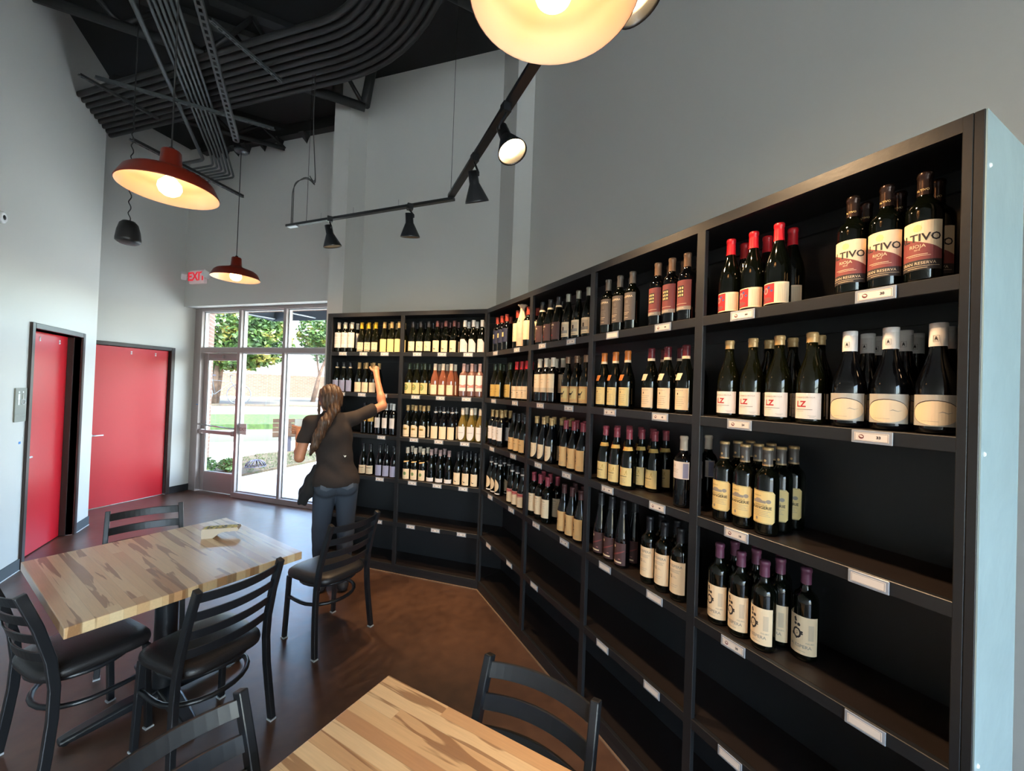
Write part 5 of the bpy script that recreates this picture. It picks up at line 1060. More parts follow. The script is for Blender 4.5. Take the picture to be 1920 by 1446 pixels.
for code, (row, front, extra) in BOT.items():
    kind, gl, cap, lab, neck, kw, look = PROTO[code]; P, rz = (P2, -PI/4) if code[0] in 'ab' else (P3, -PI/2)
    R0 = PROF[kind][4][0]
    fr = sorted(front+extra.get(0, []), reverse=True)
    EX = {'e31': {1: [1.677, 1.587, 1.497, 1.413], 2: [1.672, 1.585, 1.500, 1.418]}, 'f41': {1: [0.988, 0.904, 0.818, 0.736], 2: [0.951, 0.860]}, 'f21': {1: [0.882, 0.800, 0.716]}, 'f22': {1: [0.590, 0.504, 0.418], 2: [0.593, 0.506]}, 'd31': {1: [2.394, 2.302, 2.208, 2.122], 2: [2.302, 2.208]}}
    if code in EX: rows = [(0, fr)] + list(EX[code].items())
    else: rows = [(0, fr)] + [(k, [f_-0.002*k for f_ in fr[:len(v)]]) for k, v in extra.items() if k > 0]
    proto = None
    for depth, pos in rows:
        n = len(pos); fronts = {0: 'front', 1: 'second-row', 2: 'back-row'}[depth]
        for i, t_ in enumerate(pos):
            if proto is None: o = proto = bottle_proto(kind, gl, cap, lab, neck, **kw)
            else: o = copy_tree(proto)
            d = max(0.054, R0+0.0225) + depth*(2*R0+0.0025)
            o.location = P(t_, d, LV[row]+0.0008); o.rotation_euler = (0, 0, rz+rj.uniform(-0.06, 0.06)*(1 if depth == 0 else 3))
            w = look.split()
            if w.count('and') and len(w) > 7: pass
            o['label'] = ' '.join(('%s %s bottle, %s, %s, %s' % (POSN[n][i], fronts, look, ROWB[row], BAYN[code[0]])).split())
            o['group'] = 'wine bottles: ' + look + ', ' + ROWB[row]
# bottle wrapped in pale netting, corner bay top shelf
t = thing('wrapped_bottle', 'tall wrapped bottle with gathered pale tissue top, top shelf of corner bay', 'bottle', P3(2.645, 0.052, LV[0]+0.0008), -PI/2)
TIS = mat('pale_tissue', srgb(206, 176, 150), 0.8, bump=0.6, bscale=30)
o = bpy.data.objects.new('glass_body', body_mesh('bordeaux', GLB)); C.objects.link(o); o.parent = t
bm = NB(); prf = [(0.0395, 0.012), (0.0400, 0.10), (0.0395, 0.19), (0.030, 0.225), (0.020, 0.265), (0.0165, 0.285), (0.0175, 0.305), (0.030, 0.318), (0.036, 0.325), (0.030, 0.322)]
lathe(bm, prf, 28)
for v in bm.verts:
    a = math.atan2(v.co.y, v.co.x); k = 1+(0.10 if v.co.z > 0.2 else 0.025)*math.sin(7*a)+0.04*math.sin(3*a+v.co.z*60)*(v.co.z > 0.2); v.co.x *= k; v.co.y *= k
mesh_obj('tissue_wrap', bm, TIS, t, smooth=True)
print('N BOTTLES', sum(1 for o in bpy.data.objects if o.name.startswith('wine_bottle')))
for o in bpy.data.objects:
    if o.get('category') == 'bottle' and len(o['label'].split()) > 16: print('LONG', len(o['label'].split()), o['label'])
# ---------------------------------------------------------------- tables
def butcher_mat():
    m, N, L, b = new_mat('butcher_block'); tc = N.new('ShaderNodeTexCoord'); sp = N.new('ShaderNodeSeparateXYZ'); L.new(tc.outputs['Object'], sp.inputs[0])
    def mth(op, a, b_=None, c=None):
        n = N.new('ShaderNodeMath'); n.operation = op
        for i, v in enumerate((a, b_, c)):
            if v is None: continue
            if isinstance(v, (int, float)): n.inputs[i].default_value = v
            else: L.new(v, n.inputs[i])
        return n.outputs[0]
    row = mth('FLOOR', mth('MULTIPLY', sp.outputs[0], 1/0.042))
    wn_ = N.new('ShaderNodeTexWhiteNoise'); wn_.noise_dimensions = '1D'; L.new(row, wn_.inputs['W'])
    off = mth('ADD', sp.outputs[1], mth('MULTIPLY', wn_.outputs['Value'], 3.0))
    seg = mth('FLOOR', mth('MULTIPLY', off, 1/1.15))
    cb = N.new('ShaderNodeCombineXYZ'); L.new(row, cb.inputs[0]); L.new(seg, cb.inputs[1])
    w2_ = N.new('ShaderNodeTexWhiteNoise'); w2_.noise_dimensions = '3D'; L.new(cb.outputs[0], w2_.inputs['Vector'])
    base = N.new('ShaderNodeValToRGB'); e = base.color_ramp.elements
    e[0].position = 0.0; e[0].color = (*srgb(208, 168, 122), 1); e[1].position = 1.0; e[1].color = (*srgb(232, 206, 162), 1)
    x = e.new(0.08); x.color = (*srgb(188, 136, 92), 1); x = e.new(0.22); x.color = (*srgb(222, 186, 138), 1)
    L.new(w2_.outputs['Value'], base.inputs['Fac'])
    # long brown heartwood streaks, shifted per stave
    mp = N.new('ShaderNodeMapping'); mp.inputs['Scale'].default_value = (24, 1.7, 1.7); ad = N.new('ShaderNodeVectorMath'); ad.operation = 'ADD'
    sc = N.new('ShaderNodeVectorMath'); sc.operation = 'SCALE'; sc.inputs['Scale'].default_value = 7.0; L.new(w2_.outputs['Color'], sc.inputs[0])
    L.new(tc.outputs['Object'], mp.inputs['Vector']); L.new(mp.outputs[0], ad.inputs[0]); L.new(sc.outputs[0], ad.inputs[1])
    nz = N.new('ShaderNodeTexNoise'); nz.inputs['Scale'].default_value = 0.8; nz.inputs['Detail'].default_value = 3; nz.inputs['Distortion'].default_value = 0.7; L.new(ad.outputs[0], nz.inputs['Vector'])
    st = N.new('ShaderNodeValToRGB'); q = st.color_ramp.elements; q[0].position = 0.57; q[0].color = (0, 0, 0, 1); q[1].position = 0.60; q[1].color = (1, 1, 1, 1); L.new(nz.outputs['Fac'], st.inputs['Fac'])
    mx = N.new('ShaderNodeMix'); mx.data_type = 'RGBA'; L.new(mth('MULTIPLY', st.outputs['Color'], 0.75), mx.inputs[0]); L.new(base.outputs['Color'], mx.inputs[6]); mx.inputs[7].default_value = (*srgb(138, 92, 56), 1)
    gr = N.new('ShaderNodeTexNoise'); gr.inputs['Scale'].default_value = 3.0; gr.inputs['Detail'].default_value = 6; mp2 = N.new('ShaderNodeMapping'); mp2.inputs['Scale'].default_value = (60, 3, 60); L.new(tc.outputs['Object'], mp2.inputs['Vector']); L.new(mp2.outputs[0], gr.inputs['Vector'])
    mr = N.new('ShaderNodeMapRange'); mr.inputs['To Min'].default_value = 0.86; mr.inputs['To Max'].default_value = 1.12; L.new(gr.outputs['Fac'], mr.inputs['Value'])
    # thin dark seams between staves
    fr = mth('FRACT', mth('MULTIPLY', sp.outputs[0], 1/0.042)); seam = mth('GREATER_THAN', fr, 0.03); sm = N.new('ShaderNodeMapRange'); sm.inputs['To Min'].default_value = 0.82; L.new(seam, sm.inputs['Value'])
    fin = N.new('ShaderNodeVectorMath'); fin.operation = 'SCALE'; L.new(mx.outputs[2], fin.inputs[0]); L.new(mth('MULTIPLY', mr.outputs['Result'], sm.outputs['Result']), fin.inputs['Scale'])
    L.new(fin.outputs[0], b.inputs['Base Color']); b.inputs['Roughness'].default_value = 0.28; b.inputs['Coat Weight'].default_value = 0.7; b.inputs['Coat Roughness'].default_value = 0.2
    return m
WOOD = butcher_mat()
def table(cx_, cy_, ang, w, l, label):
    """w along local x (across the staves), l along local y"""
    t = thing('dining_table', label, 'table', (cx_, cy_, 0), ang, None)
    bm = NB(); box(bm, -w/2, w/2, -l/2, l/2, 0.716, 0.760); mesh_obj('tabletop', bm, WOOD, t, bevel=0.003)
    bm = NB(); box(bm, -0.16, 0.16, -0.16, 0.16, 0.704, 0.7155); lathe(bm, [(0.051, 0.06), (0.051, 0.704)], 24); lathe(bm, [(0.051, 0.075), (0.075, 0.062), (0.08, 0.05)], 24); mesh_obj('pedestal', bm, BLKM, t)
    for k in range(4):
        a = k*PI/2; dx, dy = math.cos(a), math.sin(a); bm = NB()
        rect_tube(bm, [(0.02*dx, 0.02*dy, 0.055), (0.16*dx, 0.16*dy, 0.05), (0.33*dx, 0.33*dy, 0.032), (0.385*dx, 0.385*dy, 0.026)], 0.07, 0.05, side=(-dy, dx, 0), widths=[(0.085, 0.05), (0.08, 0.045), (0.066, 0.034), (0.055, 0.026)])
        lathe(bm, [(0.0, 0.0), (0.018, 0.001), (0.018, 0.02)], 12, loc=(0.36*dx, 0.36*dy, 0)); mesh_obj('base_arm', bm, BLKM, t, bevel=0.012, segs=3)
    return t
A1 = math.atan2(0.453, 0.80)      # local x along a->d
table(-0.612, 2.787, A1, 0.925, 0.965, 'square butcher-block table with the cardboard holder on it, at left')
ddir = Vector((0.337, 0.216)).normalized()      # T2: from p along (-.337,-.216) and (.309,-.522)
ang2 = math.atan2(0.222, 0.337); ux2 = Vector((math.cos(ang2), math.sin(ang2))); vy2 = Vector((ux2.y, -ux2.x))
c2 = Vector((0.29, 1.378)) - ux2*0.4625 + vy2*0.4825
table(c2.x, c2.y, ang2, 0.925, 0.965, 'butcher-block table cut off by the bottom edge, nearest the viewer')
# ---------------------------------------------------------------- chairs
VINYL = mat('black_vinyl', (0.016, 0.015, 0.016), 0.38, spec=0.55, bump=0.12, bscale=220)
GLIDE = mat('pale_glide', srgb(180, 184, 186), 0.4)
def chair_post(sx, y0=0.0):
    # side profile of the rear leg and post (y, z), slight outward splay at the foot
    return [(sx*0.218, -0.190, 0.008), (sx*0.212, -0.172, 0.14), (sx*0.203, -0.156, 0.29), (sx*0.197, -0.152, 0.42), (sx*0.192, -0.166, 0.54), (sx*0.187, -0.205, 0.69), (sx*0.183, -0.258, 0.845)]
def make_chair(label):
    t = thing('dining_chair', label, 'chair', (0, 0, 0), 0, 'black ladder-back chairs')
    # seat cushion: rounded trapezoid, domed
    bm = NB(); n = 40; rings = []
    def outline(s, k):
        a = 2*PI*k/n; c, d = math.cos(a), math.sin(a); e = 0.42
        x = abs(c)**e*math.copysign(1, c); y = abs(d)**e*math.copysign(1, d); wx = 0.198+0.018*y
        return (x*wx*s, y*0.205*s+0.012-(0.012 if y > 0 else 0))
    for s, z in ((0.90, 0.425), (0.985, 0.430), (1.0, 0.446), (0.985, 0.462), (0.92, 0.474), (0.75, 0.482), (0.4, 0.486)): rings.append([bm.verts.new((*outline(s, k), z)) for k in range(n)])
    for i in range(len(rings)-1):
        for k in range(n): bm.faces.new([rings[i][k], rings[i][(k+1) % n], rings[i+1][(k+1) % n], rings[i+1][k]])
    bm.faces.new(list(reversed(rings[0]))); bm.faces.new(rings[-1]); mesh_obj('seat', bm, VINYL, t, smooth=True)
    bm = NB(); tube(bm, [(0.178*math.cos(k*PI/12)*1.0, 0.175*math.sin(k*PI/12), 0.413) for k in range(24)], 0.011, 8, closed=True); mesh_obj('seat_frame', bm, BLKM, t)
    for sx in (-1, 1):
        bm = NB(); pth = chair_post(sx); rect_tube(bm, pth, 0.026, 0.036, side=(1, 0, 0)); mesh_obj('leg', bm, BLKM, t, bevel=0.004, segs=2)['label'] = 'rear leg and back post'
        bm = NB(); rect_tube(bm, [(sx*0.187, 0.185, 0.008), (sx*0.180, 0.165, 0.424)], 0.027, 0.027, side=(1, 0, 0)); mesh_obj('leg', bm, BLKM, t, bevel=0.004, segs=2)
        for x, y in ((sx*0.218, -0.190), (sx*0.187, 0.185)):
            bm = NB(); box(bm, x-0.015, x+0.015, y-0.017, y+0.017, 0, 0.0085); mesh_obj('glide', bm, GLIDE, t)
    # four curved slats
    def post_at(z):
        p = chair_post(1)
        for a, b_ in zip(p, p[1:]):
            if a[2] <= z <= b_[2]: f = (z-a[2])/(b_[2]-a[2]); return a[0]+(b_[0]-a[0])*f, a[1]+(b_[1]-a[1])*f
    for k in range(4):
        zc = 0.805-0.086*k; x, y = post_at(zc); m_ = 14; bm = NB(); prev = None; dz = 0.0225; lean = -0.33*dz if k < 3 else -0.22*dz
        for i in range(m_+1):
            u = -1+2*i/m_; px_ = u*(x-0.006); py = y-0.040*(1-u*u); nx, ny = -2*0.040*u/(x), -1.0; l_ = math.hypot(nx, ny); nx, ny = nx/l_*0.005, ny/l_*0.005
            v = [bm.verts.new((px_+nx, py+ny-lean, zc-dz)), bm.verts.new((px_-nx, py-ny-lean, zc-dz)), bm.verts.new((px_-nx, py-ny+lean, zc+dz)), bm.verts.new((px_+nx, py+ny+lean, zc+dz))]
            if prev:
                for j in range(4): bm.faces.new([prev[j], prev[(j+1) % 4], v[(j+1) % 4], v[j]])
            prev = v
        bmesh.ops.recalc_face_normals(bm, faces=bm.faces[:]); o = mesh_obj('slat', bm, BLKM, t, bevel=0.002, segs=1)
    # horseshoe stretcher around the rear
    pth = [(0.182, 0.172, 0.285), (0.186, 0.08, 0.285)] + [(0.186*math.cos(a), 0.02-0.175*math.sin(a), 0.285) for a in [k*PI/12 for k in range(13)]] + [(-0.186, 0.08, 0.285), (-0.182, 0.172, 0.285)]
    bm = NB(); tube(bm, pth, 0.0115, 8); mesh_obj('stretcher', bm, BLKM, t)
    return t
def aim(fx, fy): return math.atan2(-fx, fy)
CH = [((0.204, 3.055), (-0.54, 0.84), 'black ladder-back chair pulled out behind the woman, beside the far shelves'),
      ((-0.372, 2.400), (-0.611, 0.793), 'black ladder-back chair at the near right side of the left table'),
      ((-0.880, 2.610), (0.785, 0.620), 'black ladder-back chair cut off by the left edge, seat under the table'),
      ((-0.855, 3.335), (0.275, -0.961), 'black ladder-back chair behind the left table, only its backrest showing'),
      ((-0.130, 1.055), (0.575, -0.818), 'black ladder-back chair backrest at the bottom edge, left of the nearest table'),
      ((0.468, 0.925), (-0.845, -0.535), 'black ladder-back chair at the nearest table, right side, backrest by the shelves')]
ch0 = make_chair(CH[0][2])
for i, (p, f, lb) in enumerate(CH):
    o = ch0 if i == 0 else copy_tree(ch0)
    o.location = (p[0], p[1], 0); o.rotation_euler = (0, 0, aim(*f)); o['label'] = lb
# ---------------------------------------------------------------- cardboard card holder on the left table
t = thing('menu_holder', 'small pale cardboard holder with yellow printed top on the left table', 'holder', (-0.425, 3.035, 0.7605), math.radians(-8))
KR = mat('kraft_board', srgb(206, 190, 168), 0.7); YEL = noise_ramp('yellow_black_print', [(0.46, srgb(40, 50, 44)), (0.50, srgb(196, 176, 60)), (0.62, srgb(232, 214, 120))], 60, rough=0.5)
prof = [(-0.088, 0.0), (-0.032, 0.0), (-0.020, 0.008), (0.000, 0.026), (0.020, 0.034), (0.060, 0.037), (0.098, 0.036), (0.104, 0.046), (0.098, 0.058), (-0.088, 0.058)]
bm = NB(); lo = [bm.verts.new((x, -0.032, z)) for x, z in prof]; hi = [bm.verts.new((x, 0.032, z)) for x, z in prof]
bm.faces.new(lo); bm.faces.new(list(reversed(hi)))
for i in range(len(prof)): bm.faces.new([lo[i], hi[i], hi[(i+1) % len(prof)], lo[(i+1) % len(prof)]])
bmesh.ops.recalc_face_normals(bm, faces=bm.faces[:]); mesh_obj('body', bm, KR, t)
bm = NB(); box(bm, -0.080, 0.094, -0.027, 0.027, 0.0582, 0.0595); mesh_obj('printed_top', bm, YEL, t)
bm = NB(); box(bm, -0.0888, -0.0882, -0.010, 0.006, 0.012, 0.044); mesh_obj('slot', bm, mat('brown_print', srgb(150, 110, 84), 0.7), t)
# ---------------------------------------------------------------- the woman at the far shelf
import numpy as np
class Field:
    def __init__(s, lo, hi, h):
        s.lo = np.array(lo, float); s.h = h; s.n = (np.ceil((np.array(hi)-s.lo)/h)).astype(int)+1
        s.F = np.full(s.n, 0.5, np.float32)
    def _sl(s, a, b):
        i0 = np.clip(np.floor((np.array(a)-s.lo)/s.h).astype(int), 0, s.n-1); i1 = np.clip(np.ceil((np.array(b)-s.lo)/s.h).astype(int)+1, 1, s.n)
        ax = [s.lo[k]+s.h*np.arange(i0[k], i1[k]) for k in range(3)]
        return tuple(slice(i0[k], i1[k]) for k in range(3)), np.meshgrid(*ax, indexing='ij')
    def _join(s, sl, d, k, sub=False):
        A = s.F[sl]
        if sub: s.F[sl] = np.maximum(A, -d); return
        hh = np.clip(0.5+0.5*(A-d)/k, 0, 1); s.F[sl] = (A*(1-hh)+d*hh - k*hh*(1-hh)).astype(np.float32)
    def cap(s, a, b, ra, rb, k=0.012):
        a, b = np.array(a, float), np.array(b, float); m = max(ra, rb)+k+2*s.h+0.03
        sl, (X, Y, Z) = s._sl(np.minimum(a, b)-m, np.maximum(a, b)+m); v = b-a
        t = np.clip(((X-a[0])*v[0]+(Y-a[1])*v[1]+(Z-a[2])*v[2])/(v@v+1e-12), 0, 1)
        d = np.sqrt((X-a[0]-t*v[0])**2+(Y-a[1]-t*v[1])**2+(Z-a[2]-t*v[2])**2)-(ra+(rb-ra)*t); s._join(sl, d, k)
    def ell(s, c, r, k=0.02, rot=0.0, sub=False, tilt=0.0):
        c, r = np.array(c, float), np.array(r, float); m = r.max()+k+0.04; sl, (X, Y, Z) = s._sl(c-m, c+m); X, Y, Z = X-c[0], Y-c[1], Z-c[2]
        ca, sa = math.cos(rot), math.sin(rot); X, Y = X*ca+Y*sa, -X*sa+Y*ca
        if tilt: ct, st = math.cos(tilt), math.sin(tilt); Y, Z = Y*ct+Z*st, -Y*st+Z*ct
        q = np.sqrt((X/r[0])**2+(Y/r[1])**2+(Z/r[2])**2)+1e-9; g = np.sqrt((X/r[0]**2)**2+(Y/r[1]**2)**2+(Z/r[2]**2)**2)+1e-9
        d = q*(q-1)/g; s._join(sl, d, k, sub)
    def chain(s, pts, rs, k=0.012):
        for i in range(len(pts)-1): s.cap(pts[i], pts[i+1], rs[i], rs[i+1], k)
    def plane(s, p, n, keep_neg=True):
        ax = [s.lo[k]+s.h*np.arange(s.n[k]) for k in range(3)]; X, Y, Z = np.meshgrid(*ax, indexing='ij'); n = np.array(n, float); n /= np.linalg.norm(n)
        d = (X-p[0])*n[0]+(Y-p[1])*n[1]+(Z-p[2])*n[2]; s.F = np.maximum(s.F, d.astype(np.float32))
    def warp(s, fn):
        ax = [s.lo[k]+s.h*np.arange(s.n[k]) for k in range(3)]; X, Y, Z = np.meshgrid(*ax, indexing='ij'); s.F = s.F+fn(X, Y, Z).astype(np.float32)
    def mesh(s, name, m, parent, it=2):
        F = s.F; ins = F < 0; nx, ny, nz = F.shape
        c = np.zeros((nx-1, ny-1, nz-1), int)
        for a in (0, 1):
            for b in (0, 1):
                for d in (0, 1): c += ins[a:nx-1+a, b:ny-1+b, d:nz-1+d]
        act = (c > 0) & (c < 8); idx = -np.ones(act.shape, int); cells = np.argwhere(act); idx[act] = np.arange(len(cells))
        P = np.zeros((len(cells), 3)); W = np.zeros(len(cells)); cor = [(a, b, d) for a in (0, 1) for b in (0, 1) for d in (0, 1)]
        for p in cor:
            for q in cor:
                if sum(abs(p[i]-q[i]) for i in range(3)) == 1 and p < q:
                    fp = F[cells[:, 0]+p[0], cells[:, 1]+p[1], cells[:, 2]+p[2]]; fq = F[cells[:, 0]+q[0], cells[:, 1]+q[1], cells[:, 2]+q[2]]
                    mk = (fp < 0) != (fq < 0); t = np.where(mk, fp/(fp-fq+1e-20), 0)
                    for i in range(3): P[:, i] += np.where(mk, p[i]+(q[i]-p[i])*t, 0)
                    W += mk
        V = s.lo+s.h*(cells+P/W[:, None]); Q = []
        for ax_ in range(3):
            o = [0, 0, 0]; o[ax_] = 1; A = ins[:nx-o[0], :ny-o[1], :nz-o[2]]; B = ins[o[0]:, o[1]:, o[2]:]
            e = np.argwhere(A != B); u, v = [(1, 2), (2, 0), (0, 1)][ax_]
            e = e[(e[:, u] > 0) & (e[:, v] > 0) & (e[:, u] < F.shape[u]-1) & (e[:, v] < F.shape[v]-1)]
            du = np.zeros(3, int); du[u] = 1; dv = np.zeros(3, int); dv[v] = 1
            g = lambda z: idx[z[:, 0], z[:, 1], z[:, 2]]; quad = np.stack([g(e-du-dv), g(e-dv), g(e), g(e-du)], 1)
            fl = ~A[e[:, 0], e[:, 1], e[:, 2]]; quad[fl] = quad[fl][:, ::-1]; Q.append(quad)
        Q = np.concatenate(Q); Q = Q[(Q >= 0).all(1)]
        me = bpy.data.meshes.new(name); me.from_pydata(V.tolist(), [], Q.tolist()); me.materials.append(m)
        for p in me.polygons: p.use_smooth = True
        o = bpy.data.objects.new(name, me); C.objects.link(o); o.parent = parent
        sm = o.modifiers.new('Smooth', 'SMOOTH'); sm.factor = 0.5; sm.iterations = it
        return o
SKIN = mat('tanned_skin', srgb(198, 132, 98), 0.5, bump=0.05, bscale=120)
def hair_mat():
    m, N, L, b = new_mat('brown_hair'); tc = N.new('ShaderNodeTexCoord'); mp = N.new('ShaderNodeMapping'); mp.inputs['Scale'].default_value = (90, 90, 6)
    nz = N.new('ShaderNodeTexNoise'); nz.inputs['Scale'].default_value = 1.2; nz.inputs['Detail'].default_value = 5; cr = N.new('ShaderNodeValToRGB'); e = cr.color_ramp.elements
    e[0].position = 0.35; e[0].color = (*srgb(50, 34, 25), 1); e[1].position = 0.75; e[1].color = (*srgb(112, 80, 56), 1)
    L.new(tc.outputs['Object'], mp.inputs['Vector']); L.new(mp.outputs[0], nz.inputs['Vector']); L.new(nz.outputs['Fac'], cr.inputs['Fac']); L.new(cr.outputs['Color'], b.inputs['Base Color'])
    bp = N.new('ShaderNodeBump'); bp.inputs['Strength'].default_value = 0.6; bp.inputs['Distance'].default_value = 0.004; L.new(nz.outputs['Fac'], bp.inputs['Height']); L.new(bp.outputs['Normal'], b.inputs['Normal'])
    b.inputs['Roughness'].default_value = 0.5; return m
HAIR = hair_mat()
TEE = mat('dark_brown_tee', srgb(42, 33, 30), 0.85, bump=0.3, bscale=260, var=0.1)
JEAN = mat('blue_grey_jeans', srgb(58, 66, 78), 0.85, bump=0.3, bscale=400, var=0.15)
SHOE = mat('dark_sneaker', (0.02, 0.02, 0.024), 0.6)
OX, OY = 0.27, 3.68
wom = thing('person', 'woman seen from behind reaching for a bottle, brown hair, dark tee, grey-blue jeans', 'person', (OX, OY, 0))
def w(x, y, z): return (x-OX, y-OY, z)       # world to figure coordinates
hipL, hipR = w(0.192, 3.68, 0.885), w(0.358, 3.68, 0.885)
kneL, kneR = w(0.172, 3.70, 0.49), w(0.362, 3.675, 0.49)
ankL, ankR = w(0.185, 3.69, 0.085), w(0.352, 3.64, 0.085)
shL, shR = w(0.055, 3.68, 1.405), w(0.385, 3.71, 1.435)
elL, elR = w(-0.008, 3.655, 1.125), w(0.655, 3.825, 1.545)
wrL, wrR = w(-0.020, 3.815, 1.265), w(0.617, 3.955, 1.790)
hd = w(0.200, 3.705, 1.600); face = math.radians(18)     # head turned a little to the left
fdir = np.array([-math.sin(face), math.cos(face), 0.0]); sdir = np.array([math.cos(face), math.sin(face), 0.0]); H3 = np.array(hd)
B = Field(w(-0.16, 3.44, -0.01), w(0.78, 4.14, 1.98), 0.005)
# trunk
B.ell(w(0.272, 3.665, 0.93), (0.168, 0.118, 0.125), 0.03); B.ell(w(0.205, 3.625, 0.885), (0.085, 0.085, 0.085), 0.03); B.ell(w(0.345, 3.625, 0.885), (0.085, 0.085, 0.085), 0.03)
B.ell(w(0.255, 3.68, 1.09), (0.128, 0.092, 0.15), 0.04); B.ell(w(0.232, 3.69, 1.28), (0.150, 0.105, 0.17), 0.04)
B.cap(w(0.09, 3.69, 1.42), w(0.36, 3.705, 1.44), 0.048, 0.050, 0.03); B.cap(w(0.215, 3.69, 1.40), w(0.202, 3.70, 1.53), 0.058, 0.050, 0.025)
# legs
for hp, kn, an in ((hipL, kneL, ankL), (hipR, kneR, ankR)):
    B.cap(hp, kn, 0.088, 0.056, 0.02); B.cap(kn, an, 0.056, 0.037, 0.02); mid = [(kn[i]*0.65+an[i]*0.35) for i in range(3)]; B.ell((mid[0], mid[1]-0.018, mid[2]), (0.050, 0.052, 0.12), 0.02)
    B.cap(an, (an[0], an[1]+0.13, 0.035), 0.036, 0.028, 0.015)
# arms
B.cap(shL, elL, 0.046, 0.036, 0.02); B.cap(elL, wrL, 0.037, 0.024, 0.012); B.ell([(elL[i]*0.7+wrL[i]*0.3) for i in range(3)], (0.038, 0.042, 0.042), 0.015)
B.cap(shR, elR, 0.047, 0.037, 0.02); B.cap(elR, wrR, 0.037, 0.025, 0.012); B.ell([(elR[i]*0.72+wrR[i]*0.28) for i in range(3)], (0.038, 0.040, 0.055), 0.015)
# head and face
B.ell(H3+fdir*-0.012+np.array([0, 0, 0.02]), (0.074, 0.092, 0.092), 0.015, face); B.ell(H3+fdir*0.028+np.array([0, 0, -0.045]), (0.055, 0.062, 0.066), 0.02, face)
B.cap(H3+fdir*0.080+np.array([0, 0, 0.0]), H3+fdir*0.100+np.array([0, 0, -0.030]), 0.009, 0.013, 0.010)
B.ell(H3+fdir*0.083+np.array([0, 0, -0.062]), (0.022, 0.010, 0.006), 0.004, face); B.ell(H3+fdir*0.082+np.array([0, 0, -0.071]), (0.019, 0.010, 0.006), 0.004, face); B.ell(H3+fdir*0.070+np.array([0, 0, -0.098]), (0.022, 0.018, 0.016), 0.012, face)
for sg in (-1, 1):
    B.ell(H3+fdir*0.084+sdir*sg*0.031+np.array([0, 0, -0.004]), (0.014, 0.010, 0.009), 0.004, face, sub=True)
    B.ell(H3+sdir*sg*0.076+fdir*-0.008+np.array([0, 0, -0.022]), (0.009, 0.020, 0.030), 0.006, face)
# right hand closed on the bottle neck (axis at NX, NY)
NX, NY = w(0.594, 4.065, 0)[:2]
B.cap(wrR, (NX+0.018, NY-0.070, 1.852), 0.025, 0.028, 0.012); B.ell((NX+0.020, NY-0.058, 1.876), (0.026, 0.019, 0.042), 0.012)
for k, (z, ln, rf) in enumerate(((1.912, 0.92, 0.0085), (1.893, 1.0, 0.009), (1.874, 0.95, 0.0088), (1.856, 0.8, 0.0078))):
    R_f = rad_at('burgundy', z-0.016-1.6568)+0.0065+rf; a0, a1 = -1.05, 1.9*ln; pts = [(NX+R_f*math.cos(a0+(a1-a0)*i/4), NY+R_f*math.sin(a0+(a1-a0)*i/4), z-0.003*i) for i in range(5)]
    B.cap((NX+0.034, NY-0.050, z-0.010), pts[0], rf*1.1, rf, 0.004); B.chain(pts, [rf, rf, rf*0.95, rf*0.9, rf*0.82], 0.003)
B.chain([(NX+0.004, NY-0.062, 1.862), (NX-0.026, NY-0.044, 1.884), (NX-0.0325, NY-0.010, 1.902), (NX-0.026, NY+0.018, 1.910)], [0.0125, 0.0105, 0.0092, 0.0082], 0.004)
# left hand round a phone
PX, PY, PZ = w(-0.020, 3.895, 1.335)
B.cap(wrL, (PX+0.002, PY-0.042, PZ-0.025), 0.024, 0.026, 0.012); B.ell((PX, PY-0.034, PZ-0.014), (0.034, 0.016, 0.038), 0.010)
for k, (z, rf) in enumerate(((0.020, 0.0082), (0.001, 0.0088), (-0.018, 0.0086), (-0.036, 0.0076))):
    B.chain([(PX-0.020, PY-0.030, PZ+z), (PX-0.050, PY-0.018, PZ+z+0.004), (PX-0.050, PY+0.006, PZ+z+0.006), (PX-0.032, PY+0.021, PZ+z+0.006)], [rf*1.1, rf, rf*0.95, rf*0.85], 0.003)
B.chain([(PX+0.024, PY-0.036, PZ-0.022), (PX+0.052, PY-0.020, PZ+0.004), (PX+0.053, PY+0.002, PZ+0.026), (PX+0.040, PY+0.022, PZ+0.038)], [0.012, 0.0105, 0.009, 0.008], 0.004)
body = B.mesh('body', SKIN, wom, 1)
# eyes
bm = NB()
for sg in (-1, 1): c = H3+fdir*0.0755+sdir*sg*0.031+np.array([0, 0, -0.004]); lathe(bm, [(0, -0.011), (0.008, -0.007), (0.011, 0), (0.008, 0.007), (0, 0.011)], 12, loc=tuple(c))
mesh_obj('eye', bm, WHITE, wom)
# jeans
J = Field(w(0.02, 3.50, 0.03), w(0.52, 3.84, 1.06), 0.006)
J.ell(w(0.272, 3.665, 0.93), (0.177, 0.127, 0.130), 0.03); J.ell(w(0.200, 3.620, 0.882), (0.094, 0.090, 0.090), 0.03); J.ell(w(0.350, 3.620, 0.882), (0.094, 0.090, 0.090), 0.03)
for hp, kn, an in ((hipL, kneL, ankL), (hipR, kneR, ankR)):
    J.cap(hp, kn, 0.097, 0.067, 0.015); J.cap(kn, (an[0], an[1], an[2]+0.0), 0.067, 0.052, 0.02); mid = [(kn[i]*0.7+an[i]*0.3) for i in range(3)]; J.ell((mid[0], mid[1]-0.014, mid[2]), (0.060, 0.062, 0.12), 0.02)
J.plane(w(0, 0, 0.925), (0, 0, 1)); J.plane(w(0, 0, 0.075), (0, 0, -1))
J.warp(lambda X, Y, Z: 0.0030*np.sin(60*Z+14*X)*np.exp(-((Z-0.47)/0.10)**2)+0.004*np.sin(75*Z+9*Y)*np.exp(-((Z-0.14)/0.06)**2)+0.0045*np.exp(-((X+0.0)/0.006)**2)*(Z > 0.83))
J.mesh('jeans', JEAN, wom)
